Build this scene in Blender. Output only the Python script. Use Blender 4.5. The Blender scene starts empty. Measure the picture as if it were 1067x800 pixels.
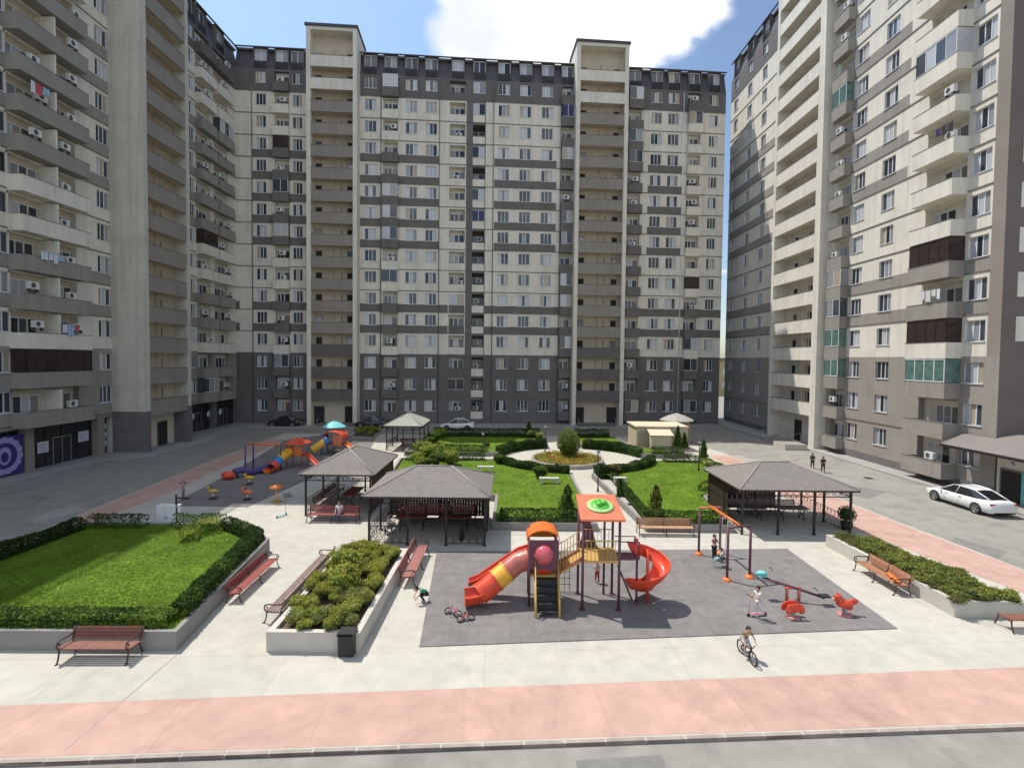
import bpy, math, random
from math import sin, cos, pi, radians
from mathutils import Vector, Matrix, noise as mnoise
random.seed(7)
C = bpy.data.collections.new('Courtyard'); bpy.context.scene.collection.children.link(C)
S = bpy.context.scene

# ---------------------------------------------------------------- camera
F = 530.0; CX = 533.5; CY = 391.6; H = 9.3
PITCH = 17.6/530.0; ROLL = radians(0.62)
RC = Matrix.Rotation(pi/2-PITCH, 3, 'X') @ Matrix.Rotation(ROLL, 3, 'Z')
cd = bpy.data.cameras.new('camera'); cam = bpy.data.objects.new('camera', cd); C.objects.link(cam)
cam.location = (0, 0, H); cam.rotation_euler = RC.to_euler()
cd.sensor_width = 36; cd.sensor_fit = 'HORIZONTAL'; cd.lens = F/1067*36
cd.shift_y = -(400-CY)/1067; cd.clip_end = 3000; cd.clip_start = 0.1
S.camera = cam

# ---------------------------------------------------------------- sky and sun
SUNV = Vector((-0.41, 0.29, 1.0)).normalized()
elev = math.asin(SUNV.z); az = math.atan2(SUNV.x, SUNV.y)
w = bpy.data.worlds.new('World'); S.world = w; w.use_nodes = True
nt = w.node_tree; N = nt.nodes; L = nt.links; N.clear()
out = N.new('ShaderNodeOutputWorld'); bg = N.new('ShaderNodeBackground'); bg.inputs[1].default_value = 0.125
sky = N.new('ShaderNodeTexSky'); sky.sky_type = 'NISHITA'; sky.sun_disc = False
sky.sun_elevation = elev; sky.sun_rotation = az; sky.air_density = 1.0; sky.dust_density = 1.0; sky.ozone_density = 1.5
tc = N.new('ShaderNodeTexCoord'); sep = N.new('ShaderNodeSeparateXYZ'); L.new(tc.outputs['Generated'], sep.inputs[0])
def mth(op, a, b=None, c=None, tree=None):
    t = tree or nt
    n = t.nodes.new('ShaderNodeMath'); n.operation = op
    for i, v in enumerate((a, b, c)):
        if v is None: continue
        if isinstance(v, (int, float)): n.inputs[i].default_value = v
        else: t.links.new(v, n.inputs[i])
    return n.outputs[0]
zz = mth('ADD', mth('MAXIMUM', sep.outputs[2], 0.0), 0.12)
cmb = N.new('ShaderNodeCombineXYZ'); L.new(mth('DIVIDE', sep.outputs[0], zz), cmb.inputs[0]); L.new(mth('DIVIDE', sep.outputs[1], zz), cmb.inputs[1])
n1 = N.new('ShaderNodeTexNoise'); n1.inputs['Scale'].default_value = 1.25; n1.inputs['Detail'].default_value = 9; n1.inputs['Roughness'].default_value = 0.55
n1.inputs['Distortion'].default_value = 0.3
mp = N.new('ShaderNodeMapping'); mp.inputs['Location'].default_value = (1.3, 0.4, 0); L.new(cmb.outputs[0], mp.inputs[0]); L.new(mp.outputs[0], n1.inputs['Vector'])
# where the big cumulus stands in the sky
cdir = Vector((0.085, 0.80, 0.58)).normalized()
dp = N.new('ShaderNodeVectorMath'); dp.operation = 'DOT_PRODUCT'; L.new(tc.outputs['Generated'], dp.inputs[0]); dp.inputs[1].default_value = cdir
blob = N.new('ShaderNodeMapRange'); blob.inputs[1].default_value = 0.965; blob.inputs[2].default_value = 0.988; blob.inputs[3].default_value = -0.10; blob.inputs[4].default_value = 0.20
L.new(dp.outputs['Value'], blob.inputs[0])
# broad unseen cloud added behind the camera to brighten the shaded facades
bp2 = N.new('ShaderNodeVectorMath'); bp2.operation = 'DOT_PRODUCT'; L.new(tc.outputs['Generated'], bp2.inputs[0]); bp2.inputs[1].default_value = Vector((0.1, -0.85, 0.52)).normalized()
fill_cloud = N.new('ShaderNodeMapRange'); fill_cloud.inputs[1].default_value = 0.35; fill_cloud.inputs[2].default_value = 0.75; fill_cloud.inputs[3].default_value = 0.0; fill_cloud.inputs[4].default_value = 0.155; L.new(bp2.outputs['Value'], fill_cloud.inputs[0])
dens = mth('ADD', mth('ADD', n1.outputs[0], blob.outputs[0]), fill_cloud.outputs[0])
cr = N.new('ShaderNodeMapRange'); cr.interpolation_type = 'SMOOTHSTEP'; cr.inputs[1].default_value = 0.53; cr.inputs[2].default_value = 0.64; L.new(dens, cr.inputs[0])
n2 = N.new('ShaderNodeTexNoise'); n2.inputs['Scale'].default_value = 2.1; n2.inputs['Detail'].default_value = 5; L.new(mp.outputs[0], n2.inputs['Vector'])
ccol = N.new('ShaderNodeValToRGB'); ccol.color_ramp.elements[0].position = 0.3; ccol.color_ramp.elements[0].color = (5.6, 5.9, 6.4, 1)
ccol.color_ramp.elements[1].position = 0.6; ccol.color_ramp.elements[1].color = (9.5, 9.6, 9.7, 1); L.new(n2.outputs[0], ccol.inputs[0])
mx = N.new('ShaderNodeMixRGB'); L.new(cr.outputs[0], mx.inputs[0]); L.new(sky.outputs[0], mx.inputs[1]); L.new(ccol.outputs[0], mx.inputs[2])
# thin high veil on the left of the sky
vd = N.new('ShaderNodeVectorMath'); vd.operation = 'DOT_PRODUCT'; L.new(tc.outputs['Generated'], vd.inputs[0]); vd.inputs[1].default_value = Vector((-0.62, 0.62, 0.48)).normalized()
vr = N.new('ShaderNodeMapRange'); vr.inputs[1].default_value = 0.55; vr.inputs[2].default_value = 1.0; vr.inputs[3].default_value = 0.0; vr.inputs[4].default_value = 0.5; L.new(vd.outputs['Value'], vr.inputs[0])
vm = N.new('ShaderNodeMixRGB'); L.new(vr.outputs[0], vm.inputs[0]); L.new(sky.outputs[0], vm.inputs[1]); vm.inputs[2].default_value = (3.4, 5.6, 8.6, 1); L.new(vm.outputs[0], mx.inputs[1])
L.new(mx.outputs[0], bg.inputs[0]); L.new(bg.outputs[0], out.inputs[0])
sd = bpy.data.lights.new('sun', 'SUN'); sd.energy = 3.75; sd.angle = radians(0.5); sd.color = (1.0, 0.95, 0.87)
so = bpy.data.objects.new('sun', sd); C.objects.link(so); so.rotation_euler = (-SUNV).to_track_quat('-Z', 'Y').to_euler(); so.location = SUNV*200
S.view_settings.view_transform = 'Standard'; S.view_settings.look = 'None'; S.view_settings.gamma = 1
S.view_settings.exposure = 0.36
S.render.engine = 'CYCLES'

def ray(px, py): return RC @ Vector(((px-CX)/F, -(py-CY)/F, -1))
def G(px, py, z=0.0):
    d = ray(px, py); t = (z-H)/d.z
    return Vector((d.x*t, d.y*t, z))
def atY(px, py, Y):
    d = ray(px, py); t = Y/d.y
    return Vector((d.x*t, Y, H+d.z*t))

# ---------------------------------------------------------------- materials
MC = {}
def mat(name, col, rough=0.8, var=0.12, scale=2.0, bump=0.0, bscale=40.0, metal=0.0, spec=0.4, island=0.0, dirt=0.0, coat=0.0, objrand=0.0, streak=0.0):
    if name in MC: return MC[name]
    m = bpy.data.materials.new(name); m.use_nodes = True; t = m.node_tree; b = t.nodes['Principled BSDF']
    b.inputs['Roughness'].default_value = rough; b.inputs['Metallic'].default_value = metal; b.inputs['Specular IOR Level'].default_value = spec
    b.inputs['Coat Weight'].default_value = coat
    g = t.nodes.new('ShaderNodeNewGeometry')
    base = t.nodes.new('ShaderNodeRGB'); base.outputs[0].default_value = (*col, 1); cur = base.outputs[0]
    if var:
        no = t.nodes.new('ShaderNodeTexNoise'); no.inputs['Scale'].default_value = scale; no.inputs['Detail'].default_value = 6; no.inputs['Roughness'].default_value = 0.62
        t.links.new(g.outputs['Position'], no.inputs['Vector'])
        mr = t.nodes.new('ShaderNodeMapRange'); mr.inputs[1].default_value = 0.3; mr.inputs[2].default_value = 0.7; mr.inputs[3].default_value = 1-var; mr.inputs[4].default_value = 1+var
        t.links.new(no.outputs[0], mr.inputs[0])
        v = t.nodes.new('ShaderNodeVectorMath'); v.operation = 'SCALE'; t.links.new(cur, v.inputs[0]); t.links.new(mr.outputs[0], v.inputs['Scale']); cur = v.outputs[0]
    if dirt:
        no = t.nodes.new('ShaderNodeTexNoise'); no.inputs['Scale'].default_value = 0.35; no.inputs['Detail'].default_value = 9; no.inputs['Roughness'].default_value = 0.7; no.inputs['Distortion'].default_value = 0.8
        t.links.new(g.outputs['Position'], no.inputs['Vector'])
        mr = t.nodes.new('ShaderNodeMapRange'); mr.inputs[1].default_value = 0.5; mr.inputs[2].default_value = 0.68; mr.inputs[3].default_value = 1; mr.inputs[4].default_value = 1-dirt
        t.links.new(no.outputs[0], mr.inputs[0])
        v = t.nodes.new('ShaderNodeVectorMath'); v.operation = 'SCALE'; t.links.new(cur, v.inputs[0]); t.links.new(mr.outputs[0], v.inputs['Scale']); cur = v.outputs[0]
    if streak:      # rain streaks: noise drawn out downwards
        sm = t.nodes.new('ShaderNodeMapping'); sm.inputs['Scale'].default_value = (2.2, 2.2, 0.10); t.links.new(g.outputs['Position'], sm.inputs[0])
        no = t.nodes.new('ShaderNodeTexNoise'); no.inputs['Scale'].default_value = 1.0; no.inputs['Detail'].default_value = 5; no.inputs['Roughness'].default_value = 0.6; t.links.new(sm.outputs[0], no.inputs['Vector'])
        mr = t.nodes.new('ShaderNodeMapRange'); mr.inputs[1].default_value = 0.45; mr.inputs[2].default_value = 0.72; mr.inputs[3].default_value = 1; mr.inputs[4].default_value = 1-streak
        t.links.new(no.outputs[0], mr.inputs[0])
        v = t.nodes.new('ShaderNodeVectorMath'); v.operation = 'SCALE'; t.links.new(cur, v.inputs[0]); t.links.new(mr.outputs[0], v.inputs['Scale']); cur = v.outputs[0]
    for amt, src in ((island, 'i'), (objrand, 'o')):
        if not amt: continue
        if src == 'i': r = g.outputs['Random Per Island']
        else:
            oi = t.nodes.new('ShaderNodeObjectInfo'); r = oi.outputs['Random']
        mr = t.nodes.new('ShaderNodeMapRange'); mr.inputs[3].default_value = 1-amt; mr.inputs[4].default_value = 1+amt; t.links.new(r, mr.inputs[0])
        v = t.nodes.new('ShaderNodeVectorMath'); v.operation = 'SCALE'; t.links.new(cur, v.inputs[0]); t.links.new(mr.outputs[0], v.inputs['Scale']); cur = v.outputs[0]
    t.links.new(cur, b.inputs['Base Color'])
    if bump:
        bn = t.nodes.new('ShaderNodeTexNoise'); bn.inputs['Scale'].default_value = bscale; bn.inputs['Detail'].default_value = 4
        t.links.new(g.outputs['Position'], bn.inputs['Vector'])
        bp = t.nodes.new('ShaderNodeBump'); bp.inputs['Strength'].default_value = bump; bp.inputs['Distance'].default_value = 0.02
        t.links.new(bn.outputs[0], bp.inputs['Height']); t.links.new(bp.outputs[0], b.inputs['Normal'])
    MC[name] = m; return m
def slabs(name, col, sx, sy, line=0.75, lw=0.02, rot=0.0, **k):
    """ground material with cast joints every sx by sy metres"""
    m = mat(name, col, **k); t = m.node_tree; b = t.nodes['Principled BSDF']
    src = b.inputs['Base Color'].links[0].from_socket
    g = t.nodes.new('ShaderNodeNewGeometry'); mpn = t.nodes.new('ShaderNodeMapping'); mpn.inputs['Rotation'].default_value = (0, 0, rot)
    t.links.new(g.outputs['Position'], mpn.inputs[0])
    se = t.nodes.new('ShaderNodeSeparateXYZ'); t.links.new(mpn.outputs[0], se.inputs[0])
    ms = []
    for o, s in ((0, sx), (1, sy)):
        if not s: continue
        fr = mth('FRACT', mth('DIVIDE', se.outputs[o], s, tree=t), tree=t)
        ms.append(mth('LESS_THAN', fr, lw/s, tree=t))
    q = ms[0] if len(ms) == 1 else mth('MAXIMUM', ms[0], ms[1], tree=t)
    fac = mth('SUBTRACT', 1.0, mth('MULTIPLY', q, 1-line, tree=t), tree=t)
    # each slab a touch different
    sn = t.nodes.new('ShaderNodeTexWhiteNoise'); sn.noise_dimensions = '2D'
    cb = t.nodes.new('ShaderNodeCombineXYZ')
    t.links.new(mth('FLOOR', mth('DIVIDE', se.outputs[0], sx or 1000, tree=t), tree=t), cb.inputs[0]); t.links.new(mth('FLOOR', mth('DIVIDE', se.outputs[1], sy or 1000, tree=t), tree=t), cb.inputs[1])
    t.links.new(cb.outputs[0], sn.inputs['Vector'])
    f2 = mth('MULTIPLY', fac, mth('ADD', 0.965, mth('MULTIPLY', sn.outputs['Value'], 0.07, tree=t), tree=t), tree=t)
    v = t.nodes.new('ShaderNodeVectorMath'); v.operation = 'SCALE'; t.links.new(src, v.inputs[0]); t.links.new(f2, v.inputs['Scale']); t.links.new(v.outputs[0], b.inputs['Base Color'])
    return m
def glassmat(name, dark, light, seedv=0.0, rough=0.08):
    m = bpy.data.materials.new(name); m.use_nodes = True; t = m.node_tree; b = t.nodes['Principled BSDF']
    g = t.nodes.new('ShaderNodeNewGeometry'); wn = t.nodes.new('ShaderNodeTexWhiteNoise'); wn.noise_dimensions = '1D'
    oi = t.nodes.new('ShaderNodeObjectInfo')
    t.links.new(mth('ADD', mth('MULTIPLY', g.outputs['Random Per Island'], 37.0, tree=t), mth('MULTIPLY', oi.outputs['Random'], 91.0+seedv, tree=t), tree=t), wn.inputs['W'])
    r = t.nodes.new('ShaderNodeValToRGB'); r.color_ramp.interpolation = 'CONSTANT'
    e = r.color_ramp.elements; e[0].color = (*dark, 1); e[1].position = 0.42; e[1].color = tuple((a+c)/2 for a, c in zip(dark, light))+(1,)
    e4 = e.new(0.54); e4.color = (light[0]*.8, light[1]*.68, light[2]*.5, 1); e2 = e.new(0.62); e2.color = (*light, 1); e3 = e.new(0.9); e3.color = (dark[0]*.4, dark[1]*.4, dark[2]*.4, 1)
    t.links.new(wn.outputs['Value'], r.inputs[0]); t.links.new(r.outputs[0], b.inputs['Base Color'])
    b.inputs['Roughness'].default_value = rough; b.inputs['Specular IOR Level'].default_value = 0.7
    MC[name] = m; return m

BEIGE = mat('render_beige', (0.73, 0.69, 0.60), 0.9, 0.06, 0.5, 0.15, 30, dirt=0.10, streak=.16)
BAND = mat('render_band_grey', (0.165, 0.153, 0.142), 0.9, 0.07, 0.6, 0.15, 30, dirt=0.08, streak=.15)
GREY = mat('render_grey', (0.31, 0.285, 0.255), 0.9, 0.07, 0.6, 0.15, 30, dirt=0.08, streak=.15)
DARKG = mat('render_dark_grey', (0.15, 0.14, 0.135), 0.9, 0.08, 0.6, 0.15, 30, dirt=0.1, streak=.15)
TOWG = mat('render_tower_grey', (0.29, 0.262, 0.232), 0.9, 0.07, 0.6, 0.15, 30, streak=.15)
PIER = mat('render_pier_beige', (0.58, 0.555, 0.475), 0.9, 0.06, 0.5, 0.15, 30, dirt=0.12, streak=.2)
BROWNG = mat('render_brown_grey', (0.27, 0.235, 0.205), 0.9, 0.07, 0.6, 0.15, 30)
PEACH = mat('render_peach', (0.60, 0.52, 0.41), 0.9, 0.1, 0.7)
OCHRE = mat('render_ochre', (0.46, 0.40, 0.24), 0.9, 0.1, 0.7)
SLATE = mat('mansard_slate', (0.085, 0.08, 0.095), 0.7, 0.2, 2.0)
TRIM = mat('ledge_trim', (0.17, 0.155, 0.14), 0.85, 0.1, 1.0)
ROOFM = mat('roof_bitumen', (0.16, 0.155, 0.15), 0.9, 0.15, 0.5)
STONEG = mat('stone_cladding_grey', (0.15, 0.145, 0.14), 0.8, 0.15, 1.2)
WFRAME = mat('window_white_frame', (0.72, 0.73, 0.74), 0.5, 0.04, 3)
PANE = glassmat('window_pane', (0.06, 0.07, 0.085), (0.50, 0.51, 0.53))
PANED = glassmat('door_pane', (0.03, 0.03, 0.035), (0.25, 0.25, 0.25), 13)
DARKPANE = mat('tinted_brown_pane', (0.045, 0.028, 0.026), 0.25, 0.3, 3)
GREENPANE = mat('tinted_green_pane', (0.10, 0.18, 0.16), 0.12, 0.3, 2, spec=0.7)
BLUEPANE = mat('tinted_blue_pane', (0.03, 0.03, 0.11), 0.25, 0.2, 2)
SHOP = mat('shop_glazing', (0.022, 0.023, 0.028), 0.15, 0.3, 0.6, spec=0.7)
DARKHOLE = mat('dark_opening', (0.03, 0.028, 0.026), 0.8, 0.2, 2)
ACW = mat('ac_white', (0.66, 0.66, 0.63), 0.5, 0.06, 4)
ACD = mat('ac_grille', (0.08, 0.08, 0.08), 0.6, 0)
IRON = mat('black_iron', (0.035, 0.033, 0.033), 0.5, 0.1, 8, metal=0.3)
IRONBR = mat('brown_iron', (0.07, 0.045, 0.04), 0.5, 0.15, 8, metal=0.2)
WOOD = mat('bench_brown_wood', (0.21, 0.085, 0.06), 0.55, 0.22, 6, island=0.12)
WOODRED = mat('bench_red_wood', (0.27, 0.065, 0.055), 0.55, 0.2, 6, island=0.12)
WOODGR = mat('bench_weathered_wood', (0.24, 0.18, 0.16), 0.7, 0.22, 6, island=0.15)
WOODLT = mat('bench_light_wood', (0.42, 0.23, 0.13), 0.6, 0.2, 6, island=0.12)
ROOFT = None
PAVE = slabs('pale_concrete', (0.46, 0.44, 0.38), 6.1, 5.3, 0.80, 0.025, rot=-0.05, rough=0.9, var=0.09, scale=1.7, bump=0.25, bscale=18, dirt=0.13)
PINK = slabs('pink_stamped_concrete', (0.47, 0.305, 0.25), 3.7, 0, 0.86, 0.025, rot=-0.09, rough=0.85, var=0.13, scale=1.1, bump=0.3, bscale=25, dirt=0.2)
ASPH = mat('worn_asphalt', (0.27, 0.26, 0.23), 0.92, 0.14, 1.1, 0.35, 45, dirt=0.22)
MATM = slabs('rubber_tiles', (0.195, 0.183, 0.175), 1.0, 1.0, 0.86, 0.025, rough=0.95, var=0.16, scale=2.2, bump=0.35, bscale=60, dirt=0.16)
KERBP = mat('kerb_pinkish', (0.34, 0.285, 0.25), 0.9, 0.15, 2, 0.2, 30, dirt=0.2)
KERB = mat('kerb_stone', (0.33, 0.30, 0.265), 0.9, 0.15, 2, 0.2, 30, dirt=0.2)
WALLC = mat('planter_render', (0.26, 0.25, 0.23), 0.9, 0.08, 1.5, 0.15, 30, dirt=0.15)
WALLP = mat('planter_pale_render', (0.52, 0.49, 0.43), 0.9, 0.06, 1.5, 0.15, 30, dirt=0.12)
SOIL = mat('soil', (0.10, 0.075, 0.05), 0.95, 0.3, 4, 0.5, 20)
RED = mat('plastic_red', (0.66, 0.065, 0.025), 0.38, 0.16, 4, coat=0.2)
ORG = mat('plastic_orange', (0.72, 0.17, 0.03), 0.4, 0.16, 4, coat=0.2)
YEL = mat('plastic_yellow', (0.75, 0.40, 0.04), 0.4, 0.16, 4, coat=0.2)
YELD = mat('rail_ochre', (0.50, 0.33, 0.10), 0.5, 0.12, 4)
PUR = mat('post_purple', (0.13, 0.05, 0.075), 0.5, 0.12, 4)
MAR = mat('tube_maroon', (0.42, 0.12, 0.09), 0.42, 0.16, 4, coat=0.2)
CORAL = mat('roof_coral', (0.62, 0.17, 0.09), 0.5, 0.16, 4)
GRN = mat('plastic_green', (0.12, 0.52, 0.06), 0.4, 0.16, 4, coat=0.2)
BLU = mat('plastic_blue', (0.03, 0.22, 0.55), 0.4, 0.1, 3)
VIO = mat('plastic_violet', (0.09, 0.07, 0.22), 0.5, 0.1, 3)
TEAL = mat('fabric_teal', (0.18, 0.55, 0.55), 0.6, 0.1, 3)
TREAD = mat('step_black', (0.025, 0.025, 0.025), 0.7, 0.1, 3)
STEEL = mat('galvanised_steel', (0.5, 0.5, 0.5), 0.35, 0.1, 5, metal=0.8)
RUB = mat('rubber_black', (0.02, 0.02, 0.02), 0.8, 0)
WHP = mat('car_paint_white', (0.78, 0.78, 0.77), 0.25, 0.01, 1, coat=0.8)
BKP = mat('car_paint_black', (0.015, 0.015, 0.02), 0.22, 0.01, 1, coat=0.8)
CGL = mat('car_glass', (0.015, 0.017, 0.02), 0.06, 0, spec=0.8)
RIM = mat('alloy_rim', (0.45, 0.45, 0.46), 0.35, 0.02, 3, metal=0.8)
LAMPR = mat('tail_lamp_red', (0.35, 0.01, 0.01), 0.2, 0)
LAMPW = mat('head_lamp_glass', (0.6, 0.62, 0.65), 0.1, 0)
TAN = mat('kiosk_render', (0.50, 0.43, 0.31), 0.9, 0.06, 1.5)
CREAM = mat('cream_metal_sheet', (0.62, 0.55, 0.40), 0.6, 0.06, 1.5)
def leafm(name, a, isl=0.45): 
    m = mat(name, a, 0.65, 0.25, 3.0, island=isl, spec=0.25); t = m.node_tree
    b = t.nodes['Principled BSDF']; src = b.inputs['Base Color'].links[0].from_socket
    tr = t.nodes.new('ShaderNodeBsdfTranslucent'); t.links.new(src, tr.inputs[0]); mi = t.nodes.new('ShaderNodeMixShader'); mi.inputs[0].default_value = 0.4
    o = t.nodes['Material Output']; t.links.new(b.outputs[0], mi.inputs[1]); t.links.new(tr.outputs[0], mi.inputs[2]); t.links.new(mi.outputs[0], o.inputs[0]); return m
LEAFH = leafm('leaves_hedge_light', (0.075, 0.135, 0.025)); LEAFD = leafm('leaves_dark', (0.045, 0.085, 0.02)); LEAFM = leafm('leaves_mid', (0.15, 0.215, 0.035)); LEAFY = leafm('leaves_yellow_green', (0.38, 0.40, 0.07))
LEAFO = leafm('leaves_olive', (0.22, 0.24, 0.065)); LEAFR = leafm('leaves_reddish', (0.085, 0.05, 0.03)); LEAFP = leafm('leaves_pale', (0.22, 0.26, 0.10))
GRASS = leafm('grass_blades', (0.135, 0.235, 0.012), 0.12); LAWN = mat('lawn_turf', (0.13, 0.22, 0.010), 0.9, 0.35, 0.7, 0.6, 25, dirt=0.15)
TRUNK = mat('bark', (0.10, 0.07, 0.05), 0.9, 0.2, 8)
SKIN = mat('skin', (0.50, 0.30, 0.21), 0.6, 0.04, 5); HAIR = mat('hair_dark', (0.02, 0.015, 0.012), 0.6, 0.1, 20)
_cl = {}
def cloth(col):
    k = tuple(round(c, 2) for c in col)
    if k not in _cl: _cl[k] = mat('cloth_%d' % len(_cl), col, 0.9, 0.12, 12)
    return _cl[k]

# ---------------------------------------------------------------- mesh helpers
class MB:
    def __init__(s): s.v = []; s.f = []; s.m = []; s.ms = []; s.sm = []
    def mi(s, m):
        if m not in s.ms: s.ms.append(m)
        return s.ms.index(m)
    def poly(s, pts, m, smooth=False):
        i = len(s.v); s.v += [tuple(p) for p in pts]; s.f.append(tuple(range(i, i+len(pts)))); s.m.append(s.mi(m)); s.sm.append(smooth)
    def mesh(s, vs, fs, m, smooth=False):
        i = len(s.v); s.v += [tuple(p) for p in vs]; k = s.mi(m)
        for f in fs: s.f.append(tuple(i+a for a in f)); s.m.append(k); s.sm.append(smooth)
    def box(s, x0, x1, y0, y1, z0, z1, m, M=None):
        if x0 > x1: x0, x1 = x1, x0
        if y0 > y1: y0, y1 = y1, y0
        if z0 > z1: z0, z1 = z1, z0
        vs = [Vector(p) for p in ((x0,y0,z0),(x1,y0,z0),(x1,y1,z0),(x0,y1,z0),(x0,y0,z1),(x1,y0,z1),(x1,y1,z1),(x0,y1,z1))]
        if M: vs = [M @ p for p in vs]
        s.mesh(vs, [(0,3,2,1),(4,5,6,7),(0,1,5,4),(1,2,6,5),(2,3,7,6),(3,0,4,7)], m)
    def tube(s, pts, r, m, n=8, cap=True, smooth=True, radii=None):
        pts = [Vector(p) for p in pts]; rings = []; prev = None
        for i, p in enumerate(pts):
            if i == 0: d = pts[1]-p
            elif i == len(pts)-1: d = p-pts[i-1]
            else: d = (pts[i+1]-p).normalized()+(p-pts[i-1]).normalized()
            if d.length < 1e-9: d = Vector((0,0,1))
            d.normalize()
            if prev is None:
                a = Vector((0,0,1)) if abs(d.z) < 0.9 else Vector((1,0,0)); u = d.cross(a).normalized()
            else: u = (prev - d*prev.dot(d)).normalized()
            prev = u; v = d.cross(u)
            rr = radii[i] if radii else r
            rings.append([p+u*cos(2*pi*k/n)*rr+v*sin(2*pi*k/n)*rr for k in range(n)])
        vs = [q for R in rings for q in R]; fs = []
        for i in range(len(rings)-1):
            for k in range(n): fs.append((i*n+k, i*n+(k+1)%n, (i+1)*n+(k+1)%n, (i+1)*n+k))
        if cap: fs.append(tuple(range(n-1,-1,-1))); fs.append(tuple((len(rings)-1)*n+k for k in range(n)))
        s.mesh(vs, fs, m, smooth)
    def lathe(s, prof, m, n=20, c=(0,0,0), smooth=True, M=None):
        vs = []; fs = []
        for (r, z) in prof:
            for k in range(n):
                p = Vector((c[0]+r*cos(2*pi*k/n), c[1]+r*sin(2*pi*k/n), c[2]+z)); vs.append(M @ p if M else p)
        for i in range(len(prof)-1):
            for k in range(n): fs.append((i*n+k, i*n+(k+1)%n, (i+1)*n+(k+1)%n, (i+1)*n+k))
        s.mesh(vs, fs, m, smooth)
    def ball(s, c, r, m, n=12, sc=(1,1,1), M=None):
        vs = []; fs = []; R = n//2
        for i in range(R+1):
            a = pi*i/R
            for k in range(n):
                p = Vector((c[0]+r*sc[0]*sin(a)*cos(2*pi*k/n), c[1]+r*sc[1]*sin(a)*sin(2*pi*k/n), c[2]+r*sc[2]*cos(a))); vs.append(M @ p if M else p)
        for i in range(R):
            for k in range(n): fs.append((i*n+k, (i+1)*n+k, (i+1)*n+(k+1)%n, i*n+(k+1)%n))
        s.mesh(vs, fs, m, True)
    def prism(s, poly, z0, z1, m, mtop=None, M=None):
        a = sum(poly[i][0]*poly[(i+1)%len(poly)][1]-poly[(i+1)%len(poly)][0]*poly[i][1] for i in range(len(poly)))
        if a < 0: poly = poly[::-1]
        n = len(poly); T = (lambda p: M @ Vector(p)) if M else (lambda p: p)
        s.poly([T((p[0], p[1], z1)) for p in poly], mtop or m)
        s.poly([T((p[0], p[1], z0)) for p in poly[::-1]], m)
        for i in range(n):
            p, q = poly[i], poly[(i+1)%n]
            s.poly([T((p[0],p[1],z0)), T((q[0],q[1],z0)), T((q[0],q[1],z1)), T((p[0],p[1],z1))], m)
    def data(s, name):
        me = bpy.data.meshes.new(name); me.from_pydata(s.v, [], s.f)
        for m in s.ms: me.materials.append(m)
        me.polygons.foreach_set('material_index', s.m); me.polygons.foreach_set('use_smooth', s.sm); me.update(); return me
    def build(s, name, parent=None, loc=(0,0,0), rz=0.0):
        o = bpy.data.objects.new(name, s.data(name)); C.objects.link(o)
        o.location = loc; o.rotation_euler = (0,0,rz)
        if parent: o.parent = parent
        return o
def link(name, me, parent=None, loc=(0,0,0), rz=0.0):
    o = bpy.data.objects.new(name, me); C.objects.link(o); o.location = loc; o.rotation_euler = (0,0,rz)
    if parent: o.parent = parent
    return o
def tag(o, label=None, cat=None, group=None, kind=None):
    if label: o['label'] = label
    if cat: o['category'] = cat
    if group: o['group'] = group
    if kind: o['kind'] = kind
    return o
def thing(name, label, cat, loc=(0,0,0), rz=0.0, group=None):
    o = bpy.data.objects.new(name, None); C.objects.link(o); o.empty_display_size = 0.3
    o.location = loc; o.rotation_euler = (0,0,rz); return tag(o, label, cat, group)
def copy_tree(o, parent=None):
    c = o.copy(); C.objects.link(c)
    if parent: c.parent = parent
    for ch in list(o.children): copy_tree(ch, c)
    return c
def place(proto, used, loc, rz, label=None, group=None):
    o = copy_tree(proto) if used else proto
    o.location = loc; o.rotation_euler = (0,0,rz)
    if label: o['label'] = label
    if group: o['group'] = group
    return o
# ---------------------------------------------------------------- the ground
def sheet(name, pts, z, m, thick=0.0, kind='structure', sides=None):
    b = MB()
    if thick: b.prism([(p[0], p[1]) for p in pts], z-thick, z, sides or m, m)
    else:
        a = sum(pts[i][0]*pts[(i+1)%len(pts)][1]-pts[(i+1)%len(pts)][0]*pts[i][1] for i in range(len(pts)))
        if a < 0: pts = pts[::-1]
        b.poly([(p[0], p[1], z) for p in pts], m)
    o = b.build(name); o['kind'] = kind; return o
RZ = -0.09
sheet('road', [(-600,-300),(600,-300),(600,1500),(-600,1500)], RZ, ASPH)
g = lambda x, y, z=0: tuple(G(x, y, z)[:2])
nl, nr = G(0, 795), G(1067, 757)          # foot of the near kerb
k1 = (nr.y-nl.y)/(nr.x-nl.x); near = lambda x: nl.y+k1*(x-nl.x)
pl, pr = G(0, 735), G(1067, 695); k2 = (pr.y-pl.y)/(pr.x-pl.x); inner = lambda x: pl.y+k2*(x-pl.x)
XL0, XL1 = -24.6, -28.6     # outer edge of the left pink strip, near and far
XLi = -23.0
XR0, XR1 = 23.3, 22.4
YF = 61.6
sheet('pavement', [(-24.6, near(-24.6)), (XR0, near(XR0)), (XR0, 24), (22.7, 30), (22.5, 36), (21.6, 52), (19.6, YF-2), (19.0, YF), (-27.6, YF), (-26.6, 45), (-24.6, 24)], 0.0, PAVE, 0.13, sides=KERBP)
sheet('pink_path', [(-24.5, near(-24.5)+0.16), (XR0-0.16, near(XR0)+0.16), (XR0-0.16, inner(XR0)), (-24.5, inner(-24.5))], 0.004, PINK)
sheet('pink_path', [(-24.45, inner(-24.5)+.003), (-23.0, inner(-23.0)+.003), (-23.1, 34), (-24.2, 45), (-25.4, 57), (-27.2, 57), (-26.45, 45), (-24.45, 24)], 0.004, PINK)
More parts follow.
